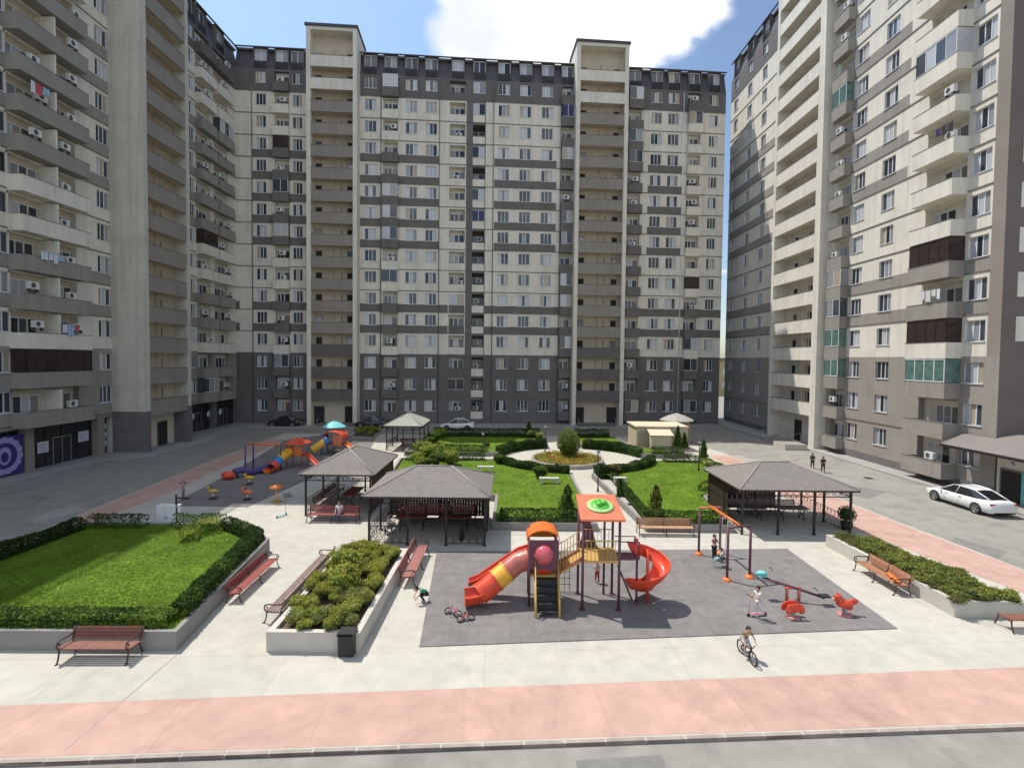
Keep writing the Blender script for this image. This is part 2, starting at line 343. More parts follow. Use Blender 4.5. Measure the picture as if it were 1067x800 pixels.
sheet('pink_path', [(23.2, inner(23.2)+.003), (23.2, 23.5), (22.6, 29), (22.4, 36), (21.55, 50), (19.5, 50), (19.0, 36), (18.9, 29.3), (20.9, 20.7), (21.2, inner(21.2)+.003)], 0.004, PINK)
def strip(name, a, b_, w_, z, m):
    a, b_ = Vector(a), Vector(b_); t = (b_-a).normalized(); n = Vector((-t.y, t.x))*w_/2; sheet(name, [tuple(a+n), tuple(b_+n), tuple(b_-n), tuple(a-n)], z, m)
SEAM = mat('seam_filler', (.35, .31, .275), .95, .2, 3)
strip('paving_seam', g(184, 682), g(66, 783), .022, .008, SEAM)
strip('paving_seam', g(560, 560), g(640, 572), .03, .004, SEAM)
PATCH = mat('asphalt_patch', (.20, .195, .18), .95, .15, 2, .4, 50, dirt=.2); PATCHL = mat('asphalt_patch_pale', (.34, .33, .29), .95, .15, 2, .3, 50, dirt=.2)
for pts, m_ in (([(720,481),(770,474),(790,480),(745,489)], PATCHL), ([(880,505),(925,512),(905,520),(868,511)], PATCH), ([(20,540),(75,527),(92,531),(38,545)], PATCHL), ([(600,792),(690,786),(694,799),(602,806)], PATCH), ([(995,560),(1050,574),(1040,583),(985,568)], PATCH)):
    sheet('road_patch', [g(x, y, RZ) for x, y in pts], RZ+.004, m_)
# kerb stones, set along the near edge
kb = MB(); x = -24.6
while x < XR0:
    x2 = min(x+0.98, XR0); j = random.uniform(-.006, .006)
    kb.box(x+.01, x2-.01, 0, 0.11, -0.12, 0.006+j, KERBP, Matrix.Translation((x, near(x), 0)) @ Matrix.Rotation(math.atan(k1), 4, 'Z') @ Matrix.Translation((-x, 0, 0))); x += 1.0
o = kb.build('kerb'); o['kind'] = 'structure'
# sidewalks in front of the houses
sheet('sidewalk', [(-40, 10), (-36.0, 10), (-36.0, 45), (-33.2, 47.2), (-33.0, 56), (-34.5, 60), (-34.4, 66.2), (-40, 66.2)], 0.02, mat('sidewalk_concrete', (0.33, 0.32, 0.30), 0.9, 0.1, 1.5, 0.2, 20, dirt=0.15), 0.15)
sheet('sidewalk', [(-34.4, 66.3), (30, 71.4), (30, 80), (-40, 80), (-40, 66.3)], 0.02, MC['sidewalk_concrete'], 0.15)
sheet('sidewalk', [(31.9, 10), (36, 10), (36, 82), (30.6, 82), (30.6, 66), (31.9, 52)], 0.02, MC['sidewalk_concrete'], 0.15)
sheet('play_mat', [g(437,674), g(935,655), g(820,572), g(455,575)], 0.03, MATM, 0.03)
pm = [g(176,527), g(258,528), g(326,497), g(385,470), g(392,455), g(345,452), g(296,459), g(246,490)]
sheet('play_mat', pm, 0.03, MATM, 0.03)

# ---------------------------------------------------------------- apartment buildings
ZP = {'dz': 2.96, 'km': 12, 'top': 51.1}     # storey height, top full storey and roof line of the block being built
zs = lambda k: 9.85+(ZP['dz'] if k > 0 else 3.05)*k
def wcol(k, mode, low):
    """colour of the render on storey k; low = below the sill"""
    if k < 0: return GREY if mode != 'D' else DARKG
    if k == ZP['km']: return DARKG
    if mode == 'G': return GREY
    if mode == 'P': return BROWNG
    if low and ((k in (1, 2) and mode in 'AB') or (5 <= k <= 9 and mode == 'A')): return GREY
    return BEIGE
WM = {}
def window_mesh(w, h, sashes):
    key = (round(w, 2), round(h, 2), sashes)
    if key in WM: return WM[key]
    f = MB(); p = MB(); t = 0.055
    f.box(0, w, -0.05, 0, 0, t, WFRAME); f.box(0, w, -0.05, 0, h-t, h, WFRAME)
    f.box(0, t, -0.05, 0, t, h-t, WFRAME); f.box(w-t, w, -0.05, 0, t, h-t, WFRAME)
    f.box(-0.05, w+0.05, 0.0, 0.2, -0.05, 0.0, WFRAME)
    ws = (w-2*t)/sashes
    for i in range(1, sashes): f.box(t+ws*i-.04, t+ws*i+.04, -0.05, 0, t, h-t, WFRAME)
    for i in range(sashes):
        x0 = t+ws*i; p.poly([(x0, -.03, t), (x0, -.03, h-t), (x0+ws, -.03, h-t), (x0+ws, -.03, t)][::1], PANE)
    WM[key] = (f.data('window'), p.data('pane'), f, p); return WM[key]
def append_mb(dst, src, dx, dy, dz):
    i = len(dst.v); dst.v += [(a+dx, b+dy, c+dz) for a, b, c in src.v]
    dst.f += [tuple(i+q for q in fa) for fa in src.f]; dst.m += [dst.mi(src.ms[k]) for k in src.m]; dst.sm += src.sm
class House:
    def __init__(s, name, label, cat, base, lim=100):
        s.root = thing(name, label, cat, base); s.base = Vector(base); s.nw = 0; s.nb = 0; s.lim = lim
        s.wr = MB(); s.wp = MB(); s.pending = []
def facade(hs, P0, P1, bays, skip_ground=False, win_h=1.55, sill=1.08, darkmode=None, mans=True):
    kmax = ZP['km']
    P0 = Vector((P0[0], P0[1], 0)); P1 = Vector((P1[0], P1[1], 0)); u = (P1-P0); Lf = u.length; u.normalize()
    rz = math.atan2(u.y, u.x); n = Vector((-u.y, u.x, 0)); loc = P0-hs.base; loc.z = 0-hs.base.z
    def s_at(px, off=0.0):
        a = (px-CX)/F; Q = P0+n*off      # (Q+u*s) parallel to (a,1)
        return (Q.x-a*Q.y)/(a*u.y-u.x)
    W = MB(); LR = {}; M4 = Matrix.Translation(P0) @ Matrix.Rotation(rz, 4, 'Z')
    def rect(mb, x0, x1, z0, z1, m, y=0.0):
        if x1-x0 < 1e-4 or z1-z0 < 1e-4: return
        mb.poly([(x1, y, z0), (x0, y, z0), (x0, y, z1), (x1, y, z1)], m)
    def opening(mb, x0, x1, z0, z1, d, ms):
        mb.poly([(x0,0,z0),(x0,0,z1),(x0,-d,z1),(x0,-d,z0)], ms); mb.poly([(x1,0,z1),(x1,0,z0),(x1,-d,z0),(x1,-d,z1)], ms)
        mb.poly([(x0,0,z0),(x0,-d,z0),(x1,-d,z0),(x1,0,z0)], ms); mb.poly([(x0,0,z1),(x1,0,z1),(x1,-d,z1),(x0,-d,z1)], ms)
    cols = []
    for b in bays:
        pa, pb, ty, mode = b[:4]; op = b[4] if len(b) > 4 else {}
        off = op.get('proj', 0.0) if ty in 'BT' else 0.0
        if ty == 'S': x0, x1 = pa, pb
        else: x0, x1 = sorted((s_at(pa), s_at(pb))) if ty in 'WPL' else sorted((s_at(pa, off), s_at(pb, off)))
        cols.append([x0, x1, 'P' if ty == 'S' else ty, mode, op])
    cols.sort(key=lambda c: c[0])
    # make the columns meet end to end
    cur = 0.0; full = []
    for c in cols:
        if c[0] > cur+0.02: full.append([cur, c[0], 'P', c[3] if c[2] != 'T' else 'B', {}])
        if c[0] < cur: c[0] = cur
        full.append(c); cur = c[1]
    if cur < Lf-0.02: full.append([cur, Lf, 'P', 'B', {}])
    ks = range(-2 if skip_ground else -3, kmax+1)
    for (x0, x1, ty, mode, op) in full:
        if x1-x0 < 1e-3: continue
        if ty == 'T': tower(hs, P0, u, n, rz, loc, x0, x1, op); continue
        gm = 'D' if darkmode else mode
        if not skip_ground: rect(W, x0, x1, -0.2, zs(-3), STONEG)
        for k in ks:
            z0, z1 = zs(k), zs(k+1)
            mo = mode if (k >= 0 or not darkmode) else 'D'
            hs.band = bool(darkmode)
            lo, hi = wcol(k, mo, True), wcol(k, mo, False)
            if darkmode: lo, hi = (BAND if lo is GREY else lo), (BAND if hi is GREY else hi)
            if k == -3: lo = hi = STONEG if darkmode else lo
            if ty == 'W':
                cx = (x0+x1)/2 if 'c' not in op else s_at(op['c']); w = op.get('w', 1.4); a, b_ = cx-w/2, cx+w/2
                za, zb = z0+sill, z0+sill+win_h
                rect(W, x0, x1, z0, za, lo); rect(W, x0, a, za, z1, hi); rect(W, b_, x1, za, z1, hi); rect(W, a, b_, zb, z1, hi)
                opening(W, a, b_, za, zb, 0.2, hi)
                hs.pending.append((loc, rz, a, za, w, win_h, op.get('s', 3)))
            elif ty == 'P': rect(W, x0, x1, z0, z0+sill, lo); rect(W, x0, x1, z0+sill, z1, hi)
            else:
                rec = op.get('rec', 0.9 if ty == 'L' else 0.5); m_ = 0.12
                a, b_ = x0+m_, x1-m_; zb = z0+2.68
                rect(W, x0, a, z0, z1, hi); rect(W, b_, x1, z0, z1, hi); rect(W, a, b_, zb, z1, hi)
                opening(W, a, b_, z0, zb, rec, hi); rect(W, a, b_, z0, zb, op.get('back', BEIGE), -rec)
                balcony(hs, loc, rz, x0, x1, z0, k, BEIGE if op.get('beigepar') and k < 12 else lo if not op.get('grey') else BAND if darkmode else GREY, op, rec, ty)
        # ledges at each slab
        for k in range(-2, kmax+1):
            if ty == 'P' and mode == 'P': continue
            if k <= 0 and k != -2: continue
            runs = LR.setdefault(k, [])
            if runs and abs(runs[-1][1]-x0) < 1e-3: runs[-1][1] = x1
            else: runs.append([x0, x1])
    o = W.build('wall', hs.root, loc, rz)
    for k, runs in LR.items():
        for (a, b_) in runs: q = MB(); q.box(a, b_, -0.02, 0.05, zs(k)-0.05, zs(k)+0.05, TRIM); q.build('ledge', hs.root, loc, rz)
    if mans: mansard(hs, loc, rz, full, Lf)
    return s_at
def balcony(hs, loc, rz, x0, x1, z0, k, col, op, rec, ty):
    r = random.Random(int(x0*100)+k*77+int(loc.x*10)); proj = op.get('proj', 0.9) if ty == 'B' else 0.0
    w = x1-x0; th = 0.1; hp = op.get('hp', 1.05); B = MB()
    y1 = max(proj, 0.0)
    if k == -3 and op.get('noground'): return
    hs.nb += 1
    if ty == 'B':
        B.box(0, w, 0.0, y1, -0.16, 0.0, col)
        B.box(0, w, y1-th, y1, 0, hp, col); B.box(0, th, 0.0, y1-th, 0, hp, col); B.box(w-th, w, 0.0, y1-th, 0, hp, col)
        B.box(-.02, w+.02, y1-th-.02, y1+.02, hp, hp+.04, TRIM)
        ins = th
    else:
        B.box(0.12, w-.12, -0.12, -0.002, 0.0, hp, col); ins = 0.12
        B.box(0.12, w-.12, -0.13, 0.02, hp, hp+.04, TRIM)
    if op.get('div'): B.box(w/2-.08, w/2+.08, -rec, y1-th, 0.02, 2.66, BEIGE)
    bo = B.build('balcony', hs.root, loc+Vector((0,0,0)), rz)
    bo.location = loc + Matrix.Rotation(rz, 3, 'Z') @ Vector((x0, 0, z0))
    # door and window on the back wall
    segs = [(0.15, w-.15)] if not op.get('div') else [(0.15, w/2-.12), (w/2+.12, w-.15)]
    for (a, b_) in segs:
        D = MB(); wd = min(b_-a-.1, 2.2); c0 = a+r.uniform(0.05, max(0.06, b_-a-wd-.05)); yb = -rec
        D.box(c0, c0+.8, yb+.001, yb+.05, 0.08, 2.3, WFRAME); D.poly([(c0+.72, yb+.06, .8), (c0+.08, yb+.06, .8), (c0+.08, yb+.06, 2.2), (c0+.72, yb+.06, 2.2)], PANED)
        D.box(c0+.8, c0+wd, yb+.001, yb+.05, 0.85, 2.3, WFRAME)
        nn = 2 if wd > 1.7 else 1; ww = (wd-.8)/nn
        for i in range(nn): D.poly([(c0+.8+ww*(i+1)-.06, yb+.06, .95), (c0+.8+ww*i+.06, yb+.06, .95), (c0+.8+ww*i+.06, yb+.06, 2.2), (c0+.8+ww*(i+1)-.06, yb+.06, 2.2)], PANE)
        D.build('balcony_door', bo)
    gl = op.get('glaze', {}).get(k)
    if gl is None and r.random() < op.get('pg', 0.1): gl = 'w'
    top = 2.84 if ty == 'B' else 2.68
    if gl:
        pm_ = {'w': PANE, 'd': DARKPANE, 'g': GREENPANE, 'b': BLUEPANE}[gl]; fm = WFRAME if gl != 'd' else DARKPANE
        Gz = MB(); yy = y1-.05; nn = max(2, int(w/.85))
        for i in range(nn):
            xa, xb = ins+(w-2*ins)/nn*i, ins+(w-2*ins)/nn*(i+1)
            Gz.poly([(xb, yy, hp+.08), (xa, yy, hp+.08), (xa, yy, top), (xb, yy, top)], pm_); Gz.box(xa-.03, xa+.03, yy-.03, yy+.03, hp+.05, top, fm)
        Gz.box(ins, w-ins, yy-.035, yy+.035, hp+.04, hp+.10, fm); Gz.box(ins, w-ins, yy-.035, yy+.035, top-.06, top, fm)
        if ty == 'B':
            for xx in (0.05, w-.05): Gz.poly([(xx, 0, hp+.04), (xx, yy, hp+.04), (xx, yy, top), (xx, 0, top)], pm_)
        Gz.build('balcony_glazing', bo)
    elif r.random() < op.get('pac', 0.35):
        for (a, b_) in segs[:1+(r.random() < .6)]:
            A = MB(); xx = r.uniform(a+.1, max(a+.15, b_-1.0)); yy = -rec+.1 if y1 < .5 else y1-.55; zz_ = 1.5 if r.random() < .6 else 1.12
            A.box(xx, xx+.82, yy, yy+.3, zz_, zz_+.55, ACW); A.lathe([(0,0),(.2,0)], ACD, 12, (0,0,0), False, Matrix.Translation((xx+.5, yy+.305, zz_+.28)) @ Matrix.Rotation(pi/2, 4, 'X'))
            A.box(xx+.05, xx+.09, yy, yy+.3, zz_-.25, zz_, ACD); A.box(xx+.7, xx+.74, yy, yy+.3, zz_-.25, zz_, ACD)
            A.build('air_conditioner', bo)
def mansard(hs, loc, rz, full, Lf):
    z0 = zs(ZP['km']+1); ztop = ZP['top']; runs = []
    for (x0, x1, ty, mode, op) in full:
        if ty == 'T': continue
        if runs and abs(runs[-1][1]-x0) < 1e-3: runs[-1][1] = x1
        else: runs.append([x0, x1])
    for (x0, x1) in runs:
        M_ = MB(); M_.poly([(x1, 0, z0), (x0, 0, z0), (x0, -0.7, ztop-.1), (x1, -0.7, ztop-.1)], SLATE); M_.build('mansard', hs.root, loc, rz)
        R = MB(); R.box(x0, x1, -12, -0.35, ztop-.1, ztop+.12, ROOFM); R.build('roof', hs.root, loc, rz)
        R = MB(); R.box(x0, x1, -0.02, 0.16, ztop+.02, ztop+.14, SLATE); R.build('cornice', hs.root, loc, rz)
    for (x0, x1, ty, mode, op) in full:
        if ty in 'PT': continue
        cs = [((x0+x1)/2 if 'c' not in op else None)] if x1-x0 < 4.5 else [x0+(x1-x0)*.28, x0+(x1-x0)*.72]
        for c in cs:
            if c is None: c = op['_c'] if '_c' in op else (x0+x1)/2
            D = MB(); w = 1.7
            D.box(c-w/2-.08, c-w/2, -0.66, 0.04, z0+.02, ztop+.02, DARKG); D.box(c+w/2, c+w/2+.08, -0.66, 0.04, z0+.02, ztop+.02, DARKG)
            D.box(c-w/2-.15, c+w/2+.15, -0.7, 0.2, ztop-.02, ztop+.06, SLATE)
            D.box(c-w/2, c+w/2, -0.5, -0.3, z0+.05, ztop-.02, WFRAME)
            for i in range(2): D.poly([(c-w/2+.1+i*.8+.7, -.29, z0+.9), (c-w/2+.1+i*.8, -.29, z0+.9), (c-w/2+.1+i*.8, -.29, ztop-.2), (c-w/2+.1+i*.8+.7, -.29, ztop-.2)], PANE)
            D.build('dormer', hs.root, loc, rz)
            Rl = MB(); Rl.box(c-w/2, c+w/2, 0.0, 0.04, z0+.95, z0+1.02, IRON); Rl.box(c-w/2, c+w/2, 0.0, 0.04, z0+.08, z0+.13, IRON)
            q = c-w/2
            while q < c+w/2: Rl.box(q, q+.035, 0.005, 0.035, z0+.13, z0+.95, IRON); q += .12
            Rl.build('roof_railing', hs.root, loc, rz)
def tower(hs, P0, u, n, rz, loc, x0, x1, op):
    pr = op['proj']; ztop = op.get('ztop', 54.65); w = x1-x0; col = op.get('col', BEIGE); back = op.get('back', BEIGE); par = op.get('par', lambda k: GREY)
    pier = op.get('pier', (0.55, 0.55)); T = MB(); rec = 1.5; zg = zs(-2)-.35
    place_ = lambda o: setattr(o, 'location', loc + Matrix.Rotation(rz, 3, 'Z') @ Vector((x0, 0, 0)))
    # side walls, piers, back wall, roof
    T.box(0, pier[0], -3, pr, -0.2, ztop-.3, col); T.box(w-pier[1], w, -3, pr, -0.2, ztop-.3, col)
    yb = pr-rec
    T.box(pier[0], w-pier[1], yb-.2, yb, -0.2, ztop-.3, back)
    T.box(pier[0], w-pier[1], yb, pr-.001, ztop-.75, ztop-.3, col)
    o = T.build('stair_tower_wall', hs.root, rz=rz); place_(o)
    R = MB(); R.box(-.15, w+.15, -3.2, pr+.2, ztop-.3, ztop, op.get('cap', SLATE))
    R.poly([(0, -3.2, ztop-.3), (0, -6.5, ZP['top']), (w, -6.5, ZP['top']), (w, -3.2, ztop-.3)], SLATE)
    R.poly([(0, -3.2, ztop-.3), (0, -3.2, ZP['top']-.2), (0, -6.5, ZP['top'])], SLATE); R.poly([(w, -3.2, ztop-.3), (w, -6.5, ZP['top']), (w, -3.2, ZP['top']-.2)], SLATE)
    o = R.build('stair_tower_roof', hs.root, rz=rz); place_(o)
    iw0, iw1 = pier[0], w-pier[1]; k = -2; hpar = op.get('hpar', 1.15)
    while zs(k) < ztop-2.6:
        z0 = zs(k); G_ = MB(); c = par(k); inset = op.get('inset', 0.03)
        G_.box(iw0, iw1, pr-.14-inset, pr-inset, z0-.32, z0+hpar, c); G_.box(iw0, iw1, yb, pr-.14-inset, z0-.16, z0-.001, back)
        G_.box(iw0, iw1, pr-.17-inset, pr-inset+.03, z0+hpar, z0+hpar+.05, TRIM)
        o = G_.build('gallery_parapet', hs.root, rz=rz); place_(o)
        for j, fx in enumerate(op.get('holes', (0.1, 0.9))):
            Hh = MB(); cx = iw0+(iw1-iw0)*fx; hw = .42
            Hh.box(cx-hw, cx+hw, yb, yb+.06, z0+.9, z0+2.2, WFRAME if op.get('wf') else TRIM)
            Hh.box(cx-hw+.07, cx+hw-.07, yb+.06, yb+.07, z0+1.0, z0+2.1, DARKHOLE if (k*3+j) % 4 else PANE)
            o = Hh.build('gallery_window', hs.root, rz=rz); place_(o)
        if op.get('mid', True):
            Hh = MB(); cx = (iw0+iw1)/2; Hh.box(cx-.04, cx+.04, yb, yb+.25, z0, z0+2.7, back)
            Hh.box(cx-1.0, cx-.9, yb, yb+.05, z0, z0+2.2, TRIM)
            o = Hh.build('gallery_pilaster', hs.root, rz=rz); place_(o)
        k += 1
    for fx in op.get('doors', ()):
        D = MB(); cx = iw0+(iw1-iw0)*fx; D.box(cx-.75, cx+.75, yb, yb+.06, -0.1, 2.5, TRIM); D.box(cx-.66, cx+.66, yb+.06, yb+.1, -0.05, 2.4, DARKHOLE)
        o = D.build('entrance_door', hs.root, rz=rz); place_(o)
def finish_windows(hs):
    cam2 = Vector((0, 0, H)); L_ = []
    for p in hs.pending:
        loc, rz, a, za, w_, h_, s_ = p
        pos = hs.base + loc + Matrix.Rotation(rz, 3, 'Z') @ Vector((a+w_/2, 0, za)); L_.append(((pos-cam2).length, p))
    L_.sort(key=lambda t: t[0])
    rest = {}
    for i, (d, (loc, rz, a, za, w_, h_, s_)) in enumerate(L_):
        fm, pmh, fb, pb = window_mesh(w_, h_, s_)
        if i < hs.lim:
            o = link('window', fm, hs.root, loc + Matrix.Rotation(rz, 3, 'Z') @ Vector((a, -0.13, za)), rz); link('pane', pmh, o)
        else:
            key = (round(loc.x, 3), round(loc.y, 3), rz)
            if key not in rest: rest[key] = (loc, MB())
            append_mb(rest[key][1], fb, a, -0.13, za); append_mb(rest[key][1], pb, a, -0.13, za)
    for key, (loc, mb) in rest.items(): o = mb.build('window', hs.root, loc, key[2]); o['kind'] = 'stuff'

# far block, across the court
CA = Vector((-38.0, 70.3+.0768*(-38+36.3), 0)); CB = Vector((30.75, 70.3+.0768*(30.75+36.3), 0))
hc = House('apartment_building', 'long apartment block across the far end of the court with two stair towers', 'apartment building', ((CA.x+CB.x)/2, (CA.y+CB.y)/2, 0))
bg_ = {'grey': True, 'proj': 0.8, 'pg': .2, 'pac': .4}
tw1 = dict(proj=2.0, ztop=53.5, par=lambda k: BEIGE if k > 11 else (TOWG if k > 0 else DARKG), back=PEACH, doors=(0.12, 0.88), holes=(0.12, 0.88))
cb = [(250, 264, 'P', 'N'), (264, 282, 'W', 'A', {'w': 1.35}), (284.5, 302.5, 'B', 'A', {'proj': .7, 'glaze': {7: 'w', 9: 'd', -1: 'w'}}), (303, 318, 'W', 'A', {'w': 1.3}),
 (319.5, 373.5, 'T', 'A', tw1),
 (375, 396, 'W', 'A', {'w': 1.6}), (397, 414, 'B', 'A', {'proj': .7, 'pg': .4, 'glaze': {3: 'w', 6: 'w', 7: 'w', 12: 'w'}}), (415, 440, 'W', 'A', {'w': 1.6}), (440, 456, 'W', 'A', {'w': 1.6}),
 (456, 466, 'P', 'B'), (466, 484, 'L', 'B', {'pac': .3, 'pg': .15}), (484, 490, 'P', 'G'), (490, 504, 'L', 'G', {'pac': .5, 'rec': 1.6, 'back': BAND, 'beigepar': True, 'glaze': {6: 'b', 9: 'w', 11: 'w'}}), (504, 513, 'P', 'B'),
 (513, 532, 'W', 'A', {'w': 1.6}), (532, 557, 'W', 'A', {'w': 1.6}), (557, 577, 'W', 'A', {'w': 1.6}), (577, 581, 'P', 'B'),
 (582, 596, 'B', 'B', dict(bg_, glaze={11: 'b', 9: 'w', 6: 'w'})), (596.5, 650, 'T', 'A', dict(tw1)), (651, 666, 'B', 'B', bg_), (666, 671, 'P', 'B'),
 (671, 687, 'W', 'A', {'w': 1.6}), (687, 706, 'W', 'A', {'w': 1.6}), (706, 711, 'P', 'B'), (712, 727, 'B', 'B', {'proj': .7, 'pg': .15, 'glaze': {3: 'd'}}), (728, 747, 'W', 'B', {'w': 1.3})]
facade(hc, CB, CA, cb, darkmode=True)
finish_windows(hc)
# end wall and back wall of the far block
uu = (CA-CB).normalized(); rzc = math.atan2(uu.y, uu.x); Lc = (CA-CB).length
e = MB(); e.poly([(0,0,-.2),(0,-12,-.2),(0,-12,51),(0,-.7,51),(0,0,48.3)], DARKG); e.poly([(0,-12,-.2),(Lc,-12,-.2),(Lc,-12,51),(0,-12,51)], GREY)
e.poly([(Lc,0,-.2),(Lc,0,48.3),(Lc,-.7,51),(Lc,-12,51),(Lc,-12,-.2)], GREY)
e.build('end_wall', hc.root, CB-hc.base, rzc)

# left block
LTY0 = 34.8/(CX-151.5)*F; LTY1 = 34.8/(CX-199)*F
LA = Vector((-38, 71.2, 0)); LB = Vector((-38, 12, 0))
hl = House('apartment_building', 'shaded apartment block along the left road with dark shopfronts at street level', 'apartment building', (-38, 42, 0))
zg = {'proj': 1.2, 'div': True, 'pac': .95, 'pg': .08, 'glaze': {-1: 'd', 10: 'w'}, 'back': PEACH}
lb = [(-9, 13, 'W', 'A', {'w': 1.6}), (27, 97, 'B', 'A', zg), (103.5, 121.5, 'W', 'A', {'w': 1.5}),
 (151.5, 199, 'T', 'B', dict(proj=3.2, ztop=57, par=lambda k: TOWG, back=PEACH, col=PIER, doors=(0.35,), holes=(), pier=(0.5, 0.6), hpar=1.2, mid=True)),
 (197.5, 206.5, 'W', 'A', {'w': 1.2}), (213, 228.5, 'B', 'A', {'proj': .9, 'pac': .6, 'glaze': {4: 'd'}}), (231, 246, 'B', 'A', {'proj': .9, 'pac': .5, 'glaze': {}})]
facade(hl, LA, LB, lb, skip_ground=True)
finish_windows(hl)
e = MB(); e.poly([(-38,12,-.2),(-38,12,51),(-50,12,51),(-50,12,-.2)], GREY); e.poly([(-50,12,-.2),(-50,12,51),(-50,71,51),(-50,71,-.2)], GREY)
e.build('end_wall', hl.root, -hl.base)
b = MB()
b.box(-38, -34.76, LTY0-.05, LTY0+.6, -.1, 3.9, STONEG); b.build('tower_base_cladding', hl.root, -hl.base); b = MB(); b.box(-38, -34.76, LTY1-.65, LTY1+.05, -.1, 3.9, STONEG); b.build('tower_base_cladding', hl.root, -hl.base)
# left block street level: recessed shopfronts between pilasters
def shop(y0, y1, poster=(), door=True):
    b = MB(); b.poly([(-38.6, y0, 0), (-38.6, y1, 0), (-38.6, y1, zs(-2)-.3), (-38.6, y0, zs(-2)-.3)], SHOP)
    n_ = max(2, int((y1-y0)/1.4))
    for i in range(n_+1):
        yy = y0+(y1-y0)*i/n_; b.box(-38.62, -38.55, yy-.03, yy+.03, 0, zs(-2)-.3, IRON)
    b.box(-38.62, -38.54, y0, y1, 2.4, 2.47, IRON)
    f = b.build('shopfront', hl.root, -hl.base)
    if door:
        d = MB(); ym = (y0+y1)/2; d.box(-38.56, -38.5, ym-.9, ym-.84, .02, 2.3, STEEL); d.box(-38.56, -38.5, ym+.84, ym+.9, .02, 2.3, STEEL); d.box(-38.56, -38.5, ym-.84, ym+.84, 2.24, 2.32, STEEL); d.box(-38.55, -38.5, ym-.03, ym+.03, .02, 2.24, STEEL)
        d.build('shop_door', f)
gf = MB(); zt = zs(-2)
for (a, b_) in ((12, 38.3), (39.55, 40.3), (46.5, 47.3), (48.9, 49.6), (58.2, 59.5), (64.6, 65.4), (70.2, 71.2)):
    if a == 12: continue
    gf.box(-38.8, -37.98, a, b_, -0.1, zt-.3, BROWNG if a < 50 else STONEG)
gf.box(-38.8, -37.98, 12, 71.2, zt-.3, zt, BROWNG)
gf.build('street_level_pilaster', hl.root, -hl.base)
shop(12.5, 39.55, door=False); shop(40.3, 46.5); shop(47.3, 48.9, door=False); shop(59.5, 64.6); shop(65.4, 70.2)
# rainwater pipes on the far block
for px in (264, 396.5, 456.5, 512, 581, 706.5):
    a_ = (px-CX)/F; X_ = a_*(70.3+.0768*36.3)/(1-.0768*a_); Y_ = 70.3+.0768*(X_+36.3); b = MB(); b.tube([(X_, Y_-.1, 0), (X_, Y_-.1, 48)], .06, WFRAME if px > 700 else TRIM, 6); b.build('rainwater_pipe', hc.root, -hc.base)
# right block
ZP.update(dz=3.05, km=13, top=55.2)
RA = Vector((33.7, 35.2, 0)); RB = Vector((33.7, 80.6, 0))
hr = House('apartment_building', 'sunlit beige and grey apartment block along the right road', 'apartment building', (33.7, 58, 0))
rb = [(1027, 1041, 'P', 'P'), (1001, 1027, 'W', 'B', {'w': 1.65}), (942, 986, 'B', 'B', {'proj': 1.2, 'pac': .6, 'pg': .05, 'glaze': {7: 'w', 5: None, 2: 'd', 0: 'd', -1: 'g'}}), (938, 942, 'P', 'B'),
 (908, 930, 'W', 'A', {'w': 1.6}), (881, 897, 'W', 'A', {'w': 1.6}), (858, 879, 'B', 'B', dict(bg_, proj=.8, pac=.7, glaze={0: 'g', -1: 'g', 8: 'g', 2: 'w'})),
 (801, 850, 'T', 'B', dict(proj=1.2, ztop=60, par=lambda k: BEIGE, back=BEIGE, col=BEIGE, doors=(0.55,), holes=(0.3, 0.7), pier=(1.0, 0.5), hpar=1.15, wf=True)),
 (785, 793, 'W', 'A', {'w': 1.35}), (770, 778, 'W', 'A', {'w': 1.35}), (756.5, 764, 'W', 'A', {'w': 1.35})]
facade(hr, RA, RB, rb)
finish_windows(hr)
e = MB(); e.poly([(33.7,35.2,-.2),(33.7,35.2,55),(46,35.2,55),(46,35.2,-.2)][::-1], mat('end_wall_brown', (.17,.14,.125), .9, .08, .6, dirt=.08))
for k in range(0, 13): e.box(34.7, 39.5, 35.16, 35.25, zs(k)+1.05, zs(k)+2.75, BEIGE)
e.poly([(46,35.2,-.2),(46,35.2,55),(46,80.6,55),(46,80.6,-.2)][::-1], GREY); e.poly([(33.7,80.6,-.2),(33.7,80.6,52.5),(34.4,80.6,55),(46,80.6,55),(46,80.6,-.2)], GREY)
e.build('end_wall', hr.root, -hr.base)
# ---------------------------------------------------------------- planting
def leaves(mb, pts, size, m, flat=0.0, r=random):
    """one small two-triangle leaf clump at every point"""
    k = mb.mi(m)
    for p in pts:
        a = Vector((r.gauss(0,1), r.gauss(0,1), r.gauss(0,1)+flat)).normalized(); b = a.orthogonal().normalized()
        b = Matrix.Rotation(r.uniform(0, 6.28), 3, a) @ b; c = a.cross(b); s = size*r.uniform(.6, 1.3)
        i = len(mb.v); P = Vector(p)
        mb.v += [tuple(P-b*s), tuple(P-c*s*.55+a*s*.15), tuple(P+b*s), tuple(P+c*s*.55+a*s*.15)]
        mb.f.append((i, i+1, i+2, i+3)); mb.m.append(k); mb.sm.append(False)
def resample(path, d):
    out = [Vector((*path[0][:2], 0))]
    for i in range(len(path)-1):
        a, b = Vector((*path[i][:2], 0)), Vector((*path[i+1][:2], 0)); n = max(1, int((b-a).length/d))
        for j in range(1, n+1): out.append(a.lerp(b, j/n))
    return out
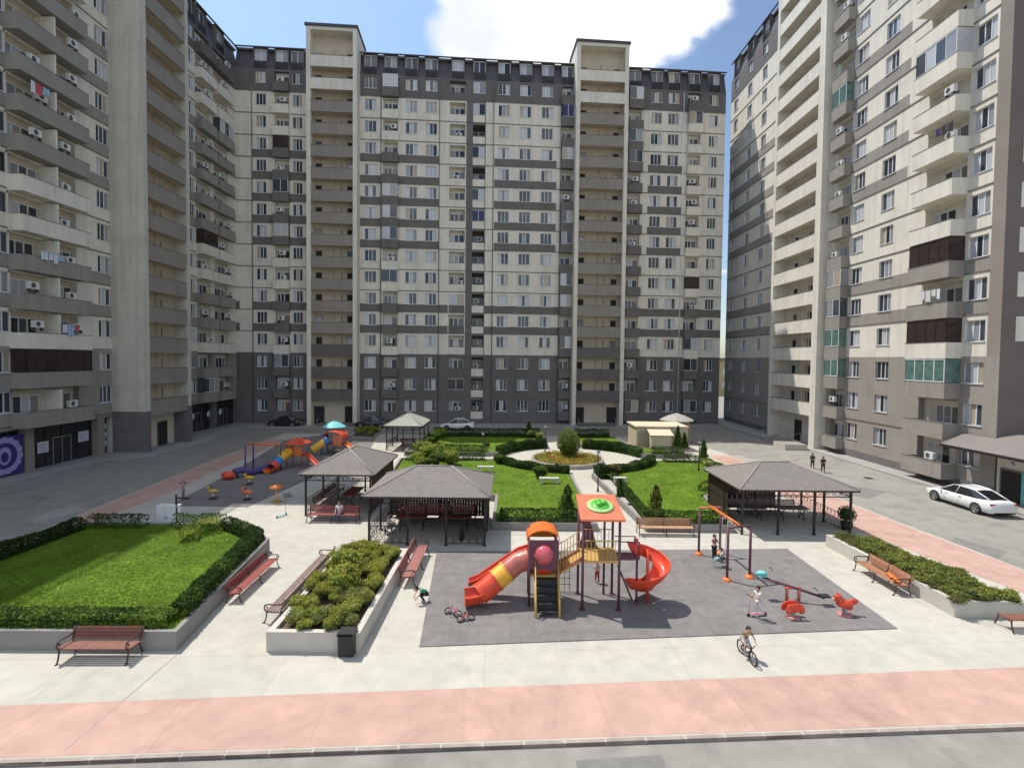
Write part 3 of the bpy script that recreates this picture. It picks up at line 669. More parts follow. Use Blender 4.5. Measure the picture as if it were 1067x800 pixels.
def hedge(path, w, h, label, mats=(LEAFD, LEAFH), z0=0.0, dens=260, size=0.055, group=None, seed=1, amp=.09, name='hedge'):
    r = random.Random(seed); P = resample(path, 0.25); mb = MB(); n = len(P); base = P[0].copy(); base.z = z0
    core = MB(); sec = []
    dirs = [(P[min(i+1, n-1)]-P[max(i-1, 0)]).normalized() for i in range(n)]
    prof = []
    for i, p in enumerate(P):
        nn = Vector((-dirs[i].y, dirs[i].x, 0)); hh = h*(1+amp*2*(mnoise.noise(Vector((p.x*.9, p.y*.9, seed))))+amp*(mnoise.noise(Vector((p.x*3, p.y*3, seed))))); ww = w*(1+amp*1.5*mnoise.noise(Vector((p.x*1.3, p.y*1.3, seed+9))))
        prof.append((p, nn, hh, ww))
        q = p-base; s = .80
        sec.append([q+nn*ww/2*s*a+Vector((0,0,hh*b)) for a, b in ((-1, .0), (-1, .62), (-.6, .84), (.6, .84), (1, .62), (1, .0))])
    m6 = 6
    vs = [Vector((v.x, v.y, v.z if v.z > .001 else 0)) for s_ in sec for v in s_]; 
    for v in vs: pass
    fs = [(i*m6+k, i*m6+k+1, (i+1)*m6+k+1, (i+1)*m6+k) for i in range(n-1) for k in range(m6-1)]+[tuple(range(m6)), tuple((n-1)*m6+k for k in range(m6-1, -1, -1))]
    vs = [Vector((v.x, v.y, v.z+z0 if False else v.z)) for v in vs]
    L_ = sum((P[i+1]-P[i]).length for i in range(n-1))
    mb.mesh([(v.x, v.y, v.z) for v in vs], fs, mats[0])
    N_ = int(L_*(w+2*h)*dens); pts = {m: [] for m in mats}
    for _ in range(N_):
        t = r.uniform(0, n-1.001); i = int(t); f = t-i; p, nn, hh, ww = prof[i]; p2 = prof[i+1][0]; q = p.lerp(p2, f)-base
        side = r.random(); per = w+2*h; e = r.gauss(0, .025)
        if side < w/per: a = r.uniform(-.5, .5)*ww; z = hh*(1-.35*abs(2*a/ww)**4)+e
        else: sgn = 1 if side < (w+h)/per else -1; z = hh*r.uniform(.03, .98); a = sgn*ww/2*(1-.15*(z/hh)**3)+e
        c = mnoise.noise(Vector((q.x*1.1+base.x, q.y*1.1+base.y, z*2+seed)))
        m = mats[min(len(mats)-1, int(max(0, (c+.45+r.uniform(-.2, .2))/.9)*len(mats)))]
        pts[m].append((q.x+nn.x*a, q.y+nn.y*a, z))
    for m in mats: leaves(mb, pts[m], size, m, .5, r)
    # the two ends
    o = mb.build(name, None, (base.x, base.y, z0)); tag(o, label, 'hedge', group); return o
def shrub_mesh(seed, rad, hgt, mats, nleaf=420, size=0.05, lobes=5):
    r = random.Random(seed); mb = MB(); L_ = []
    for i in range(lobes):
        a = r.uniform(0, 6.28); d = rad*r.uniform(.15, .55); L_.append((d*cos(a), d*sin(a), hgt*r.uniform(.35, .72), rad*r.uniform(.4, .62), hgt*r.uniform(.22, .36)))
    for (x, y, z, q, hz) in L_: mb.ball((x, y, z), q*.78, mats[0], 8, (1, 1, hz/q))
    mb.tube([(0,0,0), (0,0,hgt*.5)], .03, TRUNK, 5)
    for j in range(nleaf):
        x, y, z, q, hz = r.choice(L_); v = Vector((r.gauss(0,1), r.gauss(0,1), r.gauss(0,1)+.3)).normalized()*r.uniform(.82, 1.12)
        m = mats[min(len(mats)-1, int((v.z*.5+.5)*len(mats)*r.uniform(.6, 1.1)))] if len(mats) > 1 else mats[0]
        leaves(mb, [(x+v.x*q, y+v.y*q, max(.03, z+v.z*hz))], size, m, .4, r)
    for j in range(14):
        x, y, z, q, hz = r.choice(L_); v = Vector((r.gauss(0,1), r.gauss(0,1), abs(r.gauss(0,1))+.4)).normalized(); p = Vector((x+v.x*q, y+v.y*q, z+v.z*hz)); e = p+v*r.uniform(.06, .16)
        mb.tube([p, e], .005, TRUNK, 3, cap=False); leaves(mb, [tuple(p.lerp(e, r.random()))for _ in range(7)], size*.8, mats[-1], .3, r)
    return mb.data('shrub')
def scatter_shrubs(poly, z, meshes, step, label, group, seed, jitter=.3, sc=(.8, 1.2), skip=None):
    r = random.Random(seed); xs = [p[0] for p in poly]; ys = [p[1] for p in poly]; x = min(xs)
    def inside(x, y):
        c = False; n = len(poly)
        for i in range(n):
            (x1, y1), (x2, y2) = poly[i], poly[(i+1) % n]
            if (y1 > y) != (y2 > y) and x < (x2-x1)*(y-y1)/(y2-y1)+x1: c = not c
        return c
    while x < max(xs):
        y = min(ys)
        while y < max(ys):
            px, py = x+r.uniform(-jitter, jitter)*step, y+r.uniform(-jitter, jitter)*step
            if inside(px, py) and not (skip and skip(px, py)):
                k = r.randrange(len(meshes)); o = link('shrub', meshes[k], None, (px, py, z), r.uniform(0, 6.28)); q = r.uniform(*sc); o.scale = (q, q, q*r.uniform(.85, 1.15)); tag(o, label, 'shrub', group)
            y += step
        x += step
def lawn(poly, z, label, dens=90, seed=3, size=.05, name='lawn', bw=.03):
    r = random.Random(seed); mb = MB(); c = Vector((sum(p[0] for p in poly)/len(poly), sum(p[1] for p in poly)/len(poly), 0))
    a = sum(poly[i][0]*poly[(i+1)%len(poly)][1]-poly[(i+1)%len(poly)][0]*poly[i][1] for i in range(len(poly)))
    if a < 0: poly = poly[::-1]
    mb.poly([(p[0], p[1], z) for p in poly], LAWN)
    xs = [p[0] for p in poly]; ys = [p[1] for p in poly]
    def inside(x, y):
        cc = False; n = len(poly)
        for i in range(n):
            (x1, y1), (x2, y2) = poly[i], poly[(i+1) % n]
            if (y1 > y) != (y2 > y) and x < (x2-x1)*(y-y1)/(y2-y1)+x1: cc = not cc
        return cc
    k = mb.mi(GRASS)
    for _ in range(int((max(xs)-min(xs))*(max(ys)-min(ys))*dens)):
        x, y = r.uniform(min(xs), max(xs)), r.uniform(min(ys), max(ys))
        if not inside(x, y): continue
        hh = size*(1.0+.6*mnoise.noise(Vector((x*.7, y*.7, 2))))*r.uniform(.6, 1.3); an = r.uniform(0, 3.14); wd = bw
        i = len(mb.v); dx, dy = cos(an)*wd, sin(an)*wd; lx, ly = r.gauss(0, .06), r.gauss(0, .06)
        mb.v += [(x-dx, y-dy, z), (x+dx, y+dy, z), (x+dx*.3+lx, y+dy*.3+ly, z+hh), (x-dx*.3+lx, y-dy*.3+ly, z+hh*.9)]; mb.f.append((i, i+1, i+2, i+3)); mb.m.append(k); mb.sm.append(False)
    o = mb.build(name); tag(o, label, 'lawn', None, 'stuff'); return o
def planter_wall(poly, h, th, m, label, cap=None, closed=True, cat='planter', name='planter_wall'):
    """a low wall round a bed: one ring, each stretch mitred"""
    n = len(poly); a = sum(poly[i][0]*poly[(i+1)%n][1]-poly[(i+1)%n][0]*poly[i][1] for i in range(n))
    if a < 0: poly = poly[::-1]
    P = [Vector((p[0], p[1])) for p in poly]; inn = []
    for i in range(n):
        p0, p1, p2 = P[i-1], P[i], P[(i+1) % n]; d1 = (p1-p0).normalized(); d2 = (p2-p1).normalized(); n1_ = Vector((-d1.y, d1.x)); n2_ = Vector((-d2.y, d2.x)); b = (n1_+n2_).normalized(); inn.append(p1+b*th/max(.35, b.dot(n1_)))
    mb = MB()
    for i in range(n):
        j = (i+1) % n; A, B_, Ci, Di = P[i], P[j], inn[j], inn[i]
        mb.poly([(A.x,A.y,0),(B_.x,B_.y,0),(B_.x,B_.y,h),(A.x,A.y,h)], m); mb.poly([(Ci.x,Ci.y,0),(Di.x,Di.y,0),(Di.x,Di.y,h),(Ci.x,Ci.y,h)], m)
        mb.poly([(A.x,A.y,h),(B_.x,B_.y,h),(Ci.x,Ci.y,h),(Di.x,Di.y,h)], cap or m)
    o = mb.build(name); tag(o, label, cat); return [tuple(q) for q in inn]

# left raised garden
a1 = G(184, 678); a2 = G(281, 574); a3 = G(248, 557); yb_ = G(188, 557).y
LGP = [(-22.3, a1.y-.1), (a1.x, a1.y), (a2.x, a2.y), (a3.x, a3.y), (-22.0, yb_)]
inn = planter_wall(LGP, .62, .16, WALLC, 'low grey wall round the large raised lawn on the left')
lawn(inn, .56, 'bright green grass on the large raised lawn at the left', 650, 5, .035, bw=.013)
def inset(p, q, d):   # path parallel to p-q, d to the left
    p, q = Vector(p[:2]), Vector(q[:2]); t = (q-p).normalized(); nn = Vector((-t.y, t.x)); return [tuple(p+nn*d), tuple(q+nn*d)]
hedge([(-22, inn[0][1]+.35), (inn[1][0]-.3, inn[1][1]+.35)], .6, .48, 'clipped dark hedge along the front wall of the left lawn, behind the nearest bench', (LEAFD, LEAFH, LEAFM), .56, 420, .05, seed=2)
hedge([(inn[1][0]-.35, inn[1][1]+.7), (inn[2][0]-.4, inn[2][1]), (inn[3][0]-.3, inn[3][1]-.35)], .6, .52, 'dark hedge along the right edge of the left lawn, beside the long red bench', (LEAFD, LEAFD, LEAFH), .56, 380, .05, seed=3)
hedge([(inn[3][0]-.35, inn[3][1]-.75), (inn[3][0]-1.2, inn[3][1]-1.5), (inn[3][0]-.9, inn[3][1]-2.5)], .75, .6, 'short bulging hedge curl inside the far right corner of the left lawn', (LEAFM, LEAFY), .56, 300, .05, seed=13)
hedge([(inn[3][0]-.3, inn[3][1]-.4), (-17.1, yb_-.45)], .6, .65, 'hedge at the back of the left lawn, right of the white cabinet', (LEAFD, LEAFH), .56, 300, .05, seed=4)
hedge([(-18.6, yb_-.45), (-21.4, yb_-.5)], .6, .6, 'shaded hedge at the back of the left lawn, left of the white cabinet', (LEAFD, LEAFH), .56, 300, .05, seed=5)
hedge([(-21.6, yb_-.9), (-21.95, a1.y+.6)], .6, .55, 'shaded dark hedge along the road side of the left lawn', (LEAFD, LEAFD, LEAFD), .56, 420, .05, seed=6)
# centre raised planter
CP = [G(283, 679), G(375, 681), G(425, 572, .6), G(362, 568, .6)]
CP = [(-7.65, CP[0].y), (-4.7, CP[0].y), (-4.65, CP[2].y), (-7.6, CP[2].y)]
inn = planter_wall(CP, .64, .2, WALLP, 'pale raised planter full of shrubs in the middle of the court')
so_ = MB(); so_.poly([(*p, .5) for p in inn], SOIL); o = so_.build('soil'); o['kind'] = 'structure'
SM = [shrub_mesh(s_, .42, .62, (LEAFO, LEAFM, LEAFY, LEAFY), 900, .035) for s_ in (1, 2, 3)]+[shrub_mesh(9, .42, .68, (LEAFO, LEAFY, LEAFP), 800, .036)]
bald = lambda x, y: (abs(x+6.25) < .5 and y < CP[0][1]+1.9 and y > CP[0][1]+1.0) or (abs(x+5.9) < .35 and CP[0][1]+3 < y < CP[0][1]+4.2)
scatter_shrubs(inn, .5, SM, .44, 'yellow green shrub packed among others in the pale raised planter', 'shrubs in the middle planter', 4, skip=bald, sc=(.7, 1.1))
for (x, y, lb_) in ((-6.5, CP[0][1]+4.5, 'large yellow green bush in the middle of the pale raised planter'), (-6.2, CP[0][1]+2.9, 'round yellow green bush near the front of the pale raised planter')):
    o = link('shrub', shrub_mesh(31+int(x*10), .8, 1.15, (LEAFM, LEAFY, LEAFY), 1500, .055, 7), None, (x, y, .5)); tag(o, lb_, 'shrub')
# right raised planter
RP = [(16.35, 18.4), (19.15, 18.35), (17.95, 25.0), (16.0, 25.5)]
inn = planter_wall(RP, .6, .2, WALLP, 'pale raised planter of dark shrubs beside the right road')
so_ = MB(); so_.poly([(*p, .46) for p in inn], SOIL); o = so_.build('soil'); o['kind'] = 'structure'
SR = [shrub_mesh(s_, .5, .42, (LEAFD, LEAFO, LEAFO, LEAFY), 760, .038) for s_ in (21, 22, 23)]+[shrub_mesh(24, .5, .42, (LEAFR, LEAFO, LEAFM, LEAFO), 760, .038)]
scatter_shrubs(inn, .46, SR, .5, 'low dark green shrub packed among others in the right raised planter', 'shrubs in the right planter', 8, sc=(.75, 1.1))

# ---------------------------------------------------------------- the round garden in the centre
YW = 27.35; PLx, PRx = 4.75, 7.35; EC = Vector((5.6, 46.6)); RX, RY = 6.5, 6.3
def ell(rx, ry, a0, a1, n=14): return [(EC.x+rx*cos(radians(a0+(a1-a0)*i/n)), EC.y+ry*sin(radians(a0+(a1-a0)*i/n))) for i in range(n+1)]
YBK = G(500, 457).y
# lawns: four quarters round the circular court
LL = [(-.9, YW+.25), (PLx-.25, YW+.25), (PLx-.25, EC.y-RY-1)] + ell(RX+1, RY+1, 263, 195, 10) + [(-9.5, EC.y-1.8), (-8.6, 34.5), (-.9, 33.2)]
planter_wall([(-1.0, YW), (PLx, YW), (PLx, EC.y-RY-.6)] + ell(RX+.6, RY+.6, 264, 194, 10) + [(-9.9, EC.y-1.5), (-9.0, 34.0), (-1.0, 33.0)], .42, .18, WALLC, 'low wall round the lawn left of the central path')
lawn(LL, .38, 'bright green lawn left of the central path', 230, 6, .035, bw=.02)
LR_ = [(PRx+.25, YW+.25), (12.0, YW+.25), (12.6, 33.5), (17.2, 38), (16.8, EC.y-1.7)] + ell(RX+1, RY+1, 346, 277, 10) + [(PRx+.25, EC.y-RY-1)]
planter_wall([(PRx, YW), (12.2, YW), (12.9, 33.3), (17.6, 37.6), (17.1, EC.y-1.4)] + ell(RX+.6, RY+.6, 347, 276, 10), .42, .18, WALLC, 'low wall round the lawn right of the central path')
lawn(LR_, .38, 'bright green lawn right of the central path', 230, 7, .035, bw=.02)
L2 = ell(RX+1, RY+1, 165, 105, 8) + [(3.5, YBK-.3), (-9.2, YBK-.6), (-9.9, EC.y+2.4)]
lawn(L2, .38, 'far lawn in front of the white car', 60, 8, .045)
planter_wall(ell(RX+.6, RY+.6, 166, 104, 8) + [(3.7, YBK), (-9.6, YBK-.3), (-10.3, EC.y+2.0)], .42, .15, WALLC, 'low wall round the far left lawn')
R2 = ell(RX+1, RY+1, 75, 15, 8) + [(16.6, EC.y+2.0), (12.5, 52.5), (11.5, YBK-.1), (7.2, YBK-.1)]
lawn(R2, .38, 'far strip of lawn in front of the cream kiosk', 60, 9, .045)
planter_wall(ell(RX+.6, RY+.6, 76, 14, 8) + [(17.0, EC.y+1.6), (12.8, 52.9), (11.8, YBK+.2), (7.0, YBK+.2)], .42, .15, WALLC, 'low wall round the far right lawn')
hd = dict(z0=.38, dens=230, size=.065)
hedge([(-.6, YW+.55), (PLx-.55, YW+.55)], .75, .62, 'dark hedge fronting the left central lawn, behind the slides', seed=20, **hd)
hedge([(PRx+.55, YW+.55), (11.9, YW+.55)], .75, .58, 'dark hedge behind the long wooden bench', seed=21, **hd)
hedge([(PRx+.5, YW+1.2), (PRx+.5, EC.y-RY-1.2)], .4, .3, 'thin low hedge along the right side of the central path', seed=22, **hd)
hedge(ell(RX+.55, RY+.55, 262, 196), .75, .95, 'curved hedge on the near left of the round court', (LEAFD, LEAFD, LEAFH), seed=23, dens=260, size=.065, amp=.1)
hedge(ell(RX+.55, RY+.55, 344, 278), .75, .95, 'curved hedge on the near right of the round court', (LEAFD, LEAFD, LEAFH), seed=24, dens=260, size=.065, amp=.1)
hedge(ell(RX+.55, RY+.55, 164, 106), .75, .95, 'curved hedge on the far left of the round court', (LEAFD, LEAFD, LEAFH), seed=25, dens=260, size=.065, amp=.1)
hedge(ell(RX+.55, RY+.55, 74, 16), .75, .95, 'curved hedge on the far right of the round court', (LEAFD, LEAFD, LEAFH), seed=26, dens=260, size=.065, amp=.1)
hedge([(EC.x-RX-1.4, EC.y-1.9), (-9.3, EC.y-2.2)], .8, .6, 'straight hedge behind the front gazebo roof', seed=27, **hd)
hedge([(EC.x-RX-1.4, EC.y+2.0), (-9.6, EC.y+2.5)], .8, .6, 'straight hedge at the near side of the far left lawn', seed=28, **hd)
hedge([(EC.x+RX+1.4, EC.y-1.8), (16.6, EC.y-1.9)], .8, .6, 'straight hedge at the far side of the right central lawn', seed=29, **hd)
hedge([(EC.x+RX+1.4, EC.y+1.9), (16.6, EC.y+2.2)], .8, .6, 'straight hedge in front of the cream kiosk', seed=30, **hd)
hedge([(-8.9, YBK-.7), (3.3, YBK-.6)], .8, .9, 'dark hedge at the far edge of the lawn, before the white car', seed=31, **hd)
hedge([(7.3, YBK-.3), (11.3, YBK-.3)], .8, .9, 'dark hedge at the far edge of the garden, left of the kiosk', seed=32, **hd)
hedge([(16.9, EC.y-2.6), (17.1, 38.4), (13.2, 34.6)], .8, .5, 'low hedge between the right central lawn and the road', (LEAFD, LEAFM, LEAFY), seed=33, **hd)
rr = random.Random(77)
SB = [shrub_mesh(s_, .75, 1.15, (LEAFM, LEAFY), 700, .07, 7) for s_ in (41, 42)]+[shrub_mesh(43, .7, 1.1, (LEAFD, LEAFM), 700, .07, 7)]
for (px, py) in ((434,481),(441,474),(447,466),(452,461),(459,456),(449,478),(457,472),(463,480),(438,487),(470,484),(445,487),(455,486)):
    p = G(px, py, .38); o = link('shrub', SB[rr.randrange(3)], None, (p.x, p.y, .38), rr.uniform(0, 6)); q = rr.uniform(.8, 1.25); o.scale = (q,)*3
    tag(o, 'leafy shrub in the loose row at the left end of the garden', 'shrub', 'shrubs at the left end of the garden')
lone = [(563,498,'dark shrub left of the round court entrance',2,.9),(520,483,'shrub beside the hedge bend left of the round court',2,.75),(507,466,'small dark shrub in the middle of the far left lawn',2,.55),(640,494,'reddish rounded shrub right of the round court entrance',3,.8),(552,456,'light shrub at the far right corner of the far left lawn',0,.8),(562,457,'light shrub beside the far path',1,.8)]
SB.append(shrub_mesh(44, .7, 1.0, (LEAFR, LEAFO), 700, .07, 6))
for (px, py, lb_, k, q) in lone:
    p = G(px, py, .38); o = link('shrub', SB[k], None, (p.x, p.y, .38)); o.scale = (q,)*3; tag(o, lb_, 'shrub')
def conifer(px, py, h, rad, label, mats=(LEAFD, LEAFM), z=.38):
    p = G(px, py, z); r = random.Random(int(px*7)); t = thing('conifer', label, 'tree', (p.x, p.y, z))
    b = MB(); b.tube([(0,0,0), (.02,0,h*.5), (0,0,h*.97)], .05, TRUNK, 6, radii=[.06, .04, .01]); b.build('trunk', t)
    c = MB(); pts = {m: [] for m in mats}
    for i in range(int(1500*h)):
        zz_ = r.uniform(.06, 1)**1.05; a = r.uniform(0, 6.28); rd = rad*1.25*(1-zz_)**.6*(.8+.55*mnoise.noise(Vector((cos(a)*1.6+px, sin(a)*1.6, zz_*h*3.2))))*r.uniform(.45, 1.05)
        pts[mats[-1] if r.random() < .35 else mats[0]].append((rd*cos(a), rd*sin(a), h*zz_))
    for m in mats: leaves(c, pts[m], .06, m, 0, r)
    c.build('crown', t); return t
conifer(591, 540, 1.9, .5, 'small dark conifer behind the slides at the end of the left lawn')
conifer(683, 538, 1.8, .5, 'small bushy tree with a pale top behind the wooden bench', (LEAFD, LEAFY))
conifer(646, 518, 1.2, .3, 'little dark conifer beside the right edge of the central path')
conifer(551, 453, 1.6, .4, 'small conifer at the far corner of the far left lawn')
conifer(733, 480, 1.9, .4, 'slim dark conifer at the right end of the garden')
conifer(706, 468, 2.4, .45, 'dark conifer in front of the cream kiosk wall')
conifer(713, 468, 1.7, .4, 'shorter conifer at the right corner of the cream kiosk')
# flower bed with the big round bush
bc = Vector((EC.x-.5, EC.y-.6, 0))
t = thing('round_flower_bed', 'round raised flower bed in the middle of the circular court', 'flower bed', (bc.x, bc.y, 0))
b = MB(); b.lathe([(3.3,0),(3.3,.35),(3.1,.37),(3.1,.28)], KERB, 32); b.build('rim', t)
b = MB(); b.poly([(3.12*cos(2*pi*i/32), 3.12*sin(2*pi*i/32), .29) for i in range(32)], SOIL); b.build('soil', t)
b = MB(); r = random.Random(3); YB = leafm('yellow_blooms', (0.62, 0.45, 0.05)); PB = leafm('rust_blooms', (0.42, 0.16, 0.05))
for i in range(4600):
    a = r.uniform(0, 6.28); d = 3.05*math.sqrt(r.random()); s_ = mnoise.noise(Vector((d*cos(a)*1.6, d*sin(a)*1.6, 0)))
    m = YB if s_ > .02 and r.random() < .6 else (PB if s_ < -.25 else LEAFY if r.random() < .5 else LEAFM); leaves(b, [(d*cos(a), d*sin(a), .3+r.random()*.3)], .07, m, .6, r)
o = b.build('flowers', t); o['kind'] = 'stuff'
pb = G(590, 474); t = thing('topiary_bush', 'big round pale green bush standing on the round flower bed', 'bush', (pb.x-.1, bc.y+.6, .3))
b = MB(); b.tube([(0,0,0),(0,0,1.0)], .09, TRUNK, 7); b.build('trunk', t)
b = MB(); r = random.Random(5); b.ball((0,0,1.3), .80, LEAFM, 12, (1, 1, 1.25))
for i in range(4200):
    v = Vector((r.gauss(0,1), r.gauss(0,1), r.gauss(0,1))).normalized(); q = .97*(1+.2*mnoise.noise(v*2.5))*r.uniform(.88, 1.06)
    leaves(b, [(v.x*q, v.y*q, 1.35+v.z*q*1.3)], .07, LEAFP if v.z > -.1 and r.random() < .7 else LEAFM, .3, r)
b.build('crown', t)
# small planted island near the far gazebo
ip = [g(366,457), g(390,458), g(397,450), g(372,449)]
inn = planter_wall(ip, .3, .12, KERB, 'small kerbed bed beyond the teal sunshade'); b = MB(); b.poly([(*p, .25) for p in inn], SOIL); o = b.build('soil'); o['kind'] = 'structure'
scatter_shrubs(inn, .25, SM, .95, 'low green shrub in the small kerbed bed by the far gazebo', 'shrubs in the small far bed', 5)
# ---------------------------------------------------------------- park benches
def bench(p, rz, ln, label, wood, iron=IRONBR, group='park benches', nleg=None, name='park_bench', back=True):
    """local x along the bench, the sitter looks to -y"""
    t = thing(name, label, 'bench', (p[0], p[1], p[2] if len(p) > 2 else 0), rz, group)
    s = MB()
    for i in range(5): s.box(-ln/2, ln/2, -.30+i*.105, -.30+i*.105+.085, .42-.008*i, .455-.008*i, wood)
    s.build('seat', t)
    b = MB(); Mr = Matrix.Translation((0, .24, .44)) @ Matrix.Rotation(radians(-14), 4, 'X')
    for i in range(4): b.box(-ln/2, ln/2, 0, .03, .04+i*.09, .04+i*.09+.075, wood, Mr)
    if back: b.build('backrest', t)
    n = nleg or max(2, int(round(ln/1.5))+1)
    for i in range(n):
        x = -ln/2+.06+(ln-.12)*i/(n-1); L_ = MB(); r = .024
        L_.tube([(x,-.36,0), (x,-.31,.12), (x,-.27,.3), (x,-.28,.41)], r, iron, 6); L_.tube([(x,.34,0), (x,.28,.14), (x,.22,.3), (x,.23,.45)]+([(x,.33,.83)] if back else []), r, iron, 6)
        L_.tube([(x,-.28,.40), (x,0,.38), (x,.22,.39)], r, iron, 6); L_.tube([(x,-.36,.012), (x,-.41,.012)], r*1.2, iron, 6)
        L_.build('leg', t)
        if i in (0, n-1) and back:
            A = MB(); A.tube([(x,-.28,.41), (x,-.36,.52), (x,-.33,.64), (x,-.2,.67), (x,.05,.65), (x,.28,.66)], r, iron, 6); A.tube([(x,-.3,.6), (x,-.24,.56), (x,-.26,.5)], r*.8, iron, 6)
            A.build('armrest', t)
    return t
def bench_px(pa, pb, side, label, wood, off=.3, **k):
    """pa, pb: pixels of the foot of its front legs' two ends; side +1 when the sitter looks to the right"""
    A = G(*pa); B_ = G(*pb); c = (A+B_)/2; d = (B_-A); ln = d.length; rz = math.atan2(d.y, d.x)
    return c, rz, ln
A = G(59, 692); B_ = G(132, 692)
bench((( A.x+B_.x)/2, A.y+.36), 0.02, (B_-A).length+.1, 'reddish brown bench nearest the camera, against the front wall of the left lawn', WOOD)
t_ = bench((-10.48, 20.55), pi/2+.03, 3.4, 'long red bench along the right wall of the left lawn', WOODRED); t_.scale = (1, .85, .85)
bench((-8.2, 20.0), -pi/2, 5.2, 'long weathered bench on the left side of the middle planter', WOODGR)
bench((-4.2, 22.1), pi/2, 3.5, 'long brown red bench on the right side of the middle planter', mat('bench_faded_red_wood', (0.33, .14, .12), .6, .2, 6, island=.15))
c = G(345, 545); bench((c.x, c.y+.36), 0, 2.9, 'pink red bench with a seated person in front of the left gazebo', WOODRED)
c = G(696, 560.6); bench((c.x, 26.92), 0, 3.0, 'wide pale brown bench facing the play mat, before the right central lawn', WOODLT)
ya, yb2 = G(940, 621).y, G(897, 594).y; bench((15.75, (ya+yb2)/2), -pi/2, yb2-ya, 'orange brown bench with its back to the right planter', mat('bench_orange_brown_wood', (.34,.16,.09), .6, .2, 6, island=.12))
c = G(1062, 660); bench((c.x+1.0, c.y+.36), 0, 2.5, 'low backless bench cut by the right edge, before the right planter', WOOD, back=False)
# orange thing lying on the right bench
b = MB(); r = random.Random(2)
for i in range(5): b.ball((r.uniform(-.12,.12), r.uniform(-.4,.4), .05), .12, ORG, 8, (1, 1.3, .45))
o = b.build('folded_jacket', None, (15.72, (ya+yb2)/2-.7, .47)); tag(o, 'crumpled orange jacket lying on the orange brown bench', 'jacket')

# ---------------------------------------------------------------- gazebos
def tiled(name, col):
    m = mat(name, col, .85, .1, 3, dirt=.06); t = m.node_tree; b = t.nodes['Principled BSDF']; src = b.inputs['Base Color'].links[0].from_socket
    bt = t.nodes.new('ShaderNodeTexBrick'); g_ = t.nodes.new('ShaderNodeNewGeometry'); t.links.new(g_.outputs['Position'], bt.inputs[0])
    bt.inputs['Scale'].default_value = 3.2; bt.inputs['Color1'].default_value = (1,1,1,1); bt.inputs['Color2'].default_value = (.84,.84,.84,1); bt.inputs['Mortar'].default_value = (.66,.66,.66,1); bt.inputs['Mortar Size'].default_value = .015
    x = t.nodes.new('ShaderNodeMixRGB'); x.blend_type = 'MULTIPLY'; x.inputs[0].default_value = 1; t.links.new(src, x.inputs[1]); t.links.new(bt.outputs[0], x.inputs[2]); t.links.new(x.outputs[0], b.inputs['Base Color']); return m
ROOFT = tiled('gazebo_shingles', (.22, .198, .182)); ROOFT2 = tiled('gazebo_shingles_greenish', (.36, .37, .32))
SCR = mat('screen_dark_wood', (.05,.03,.025), .7, .25, 6, island=.2)
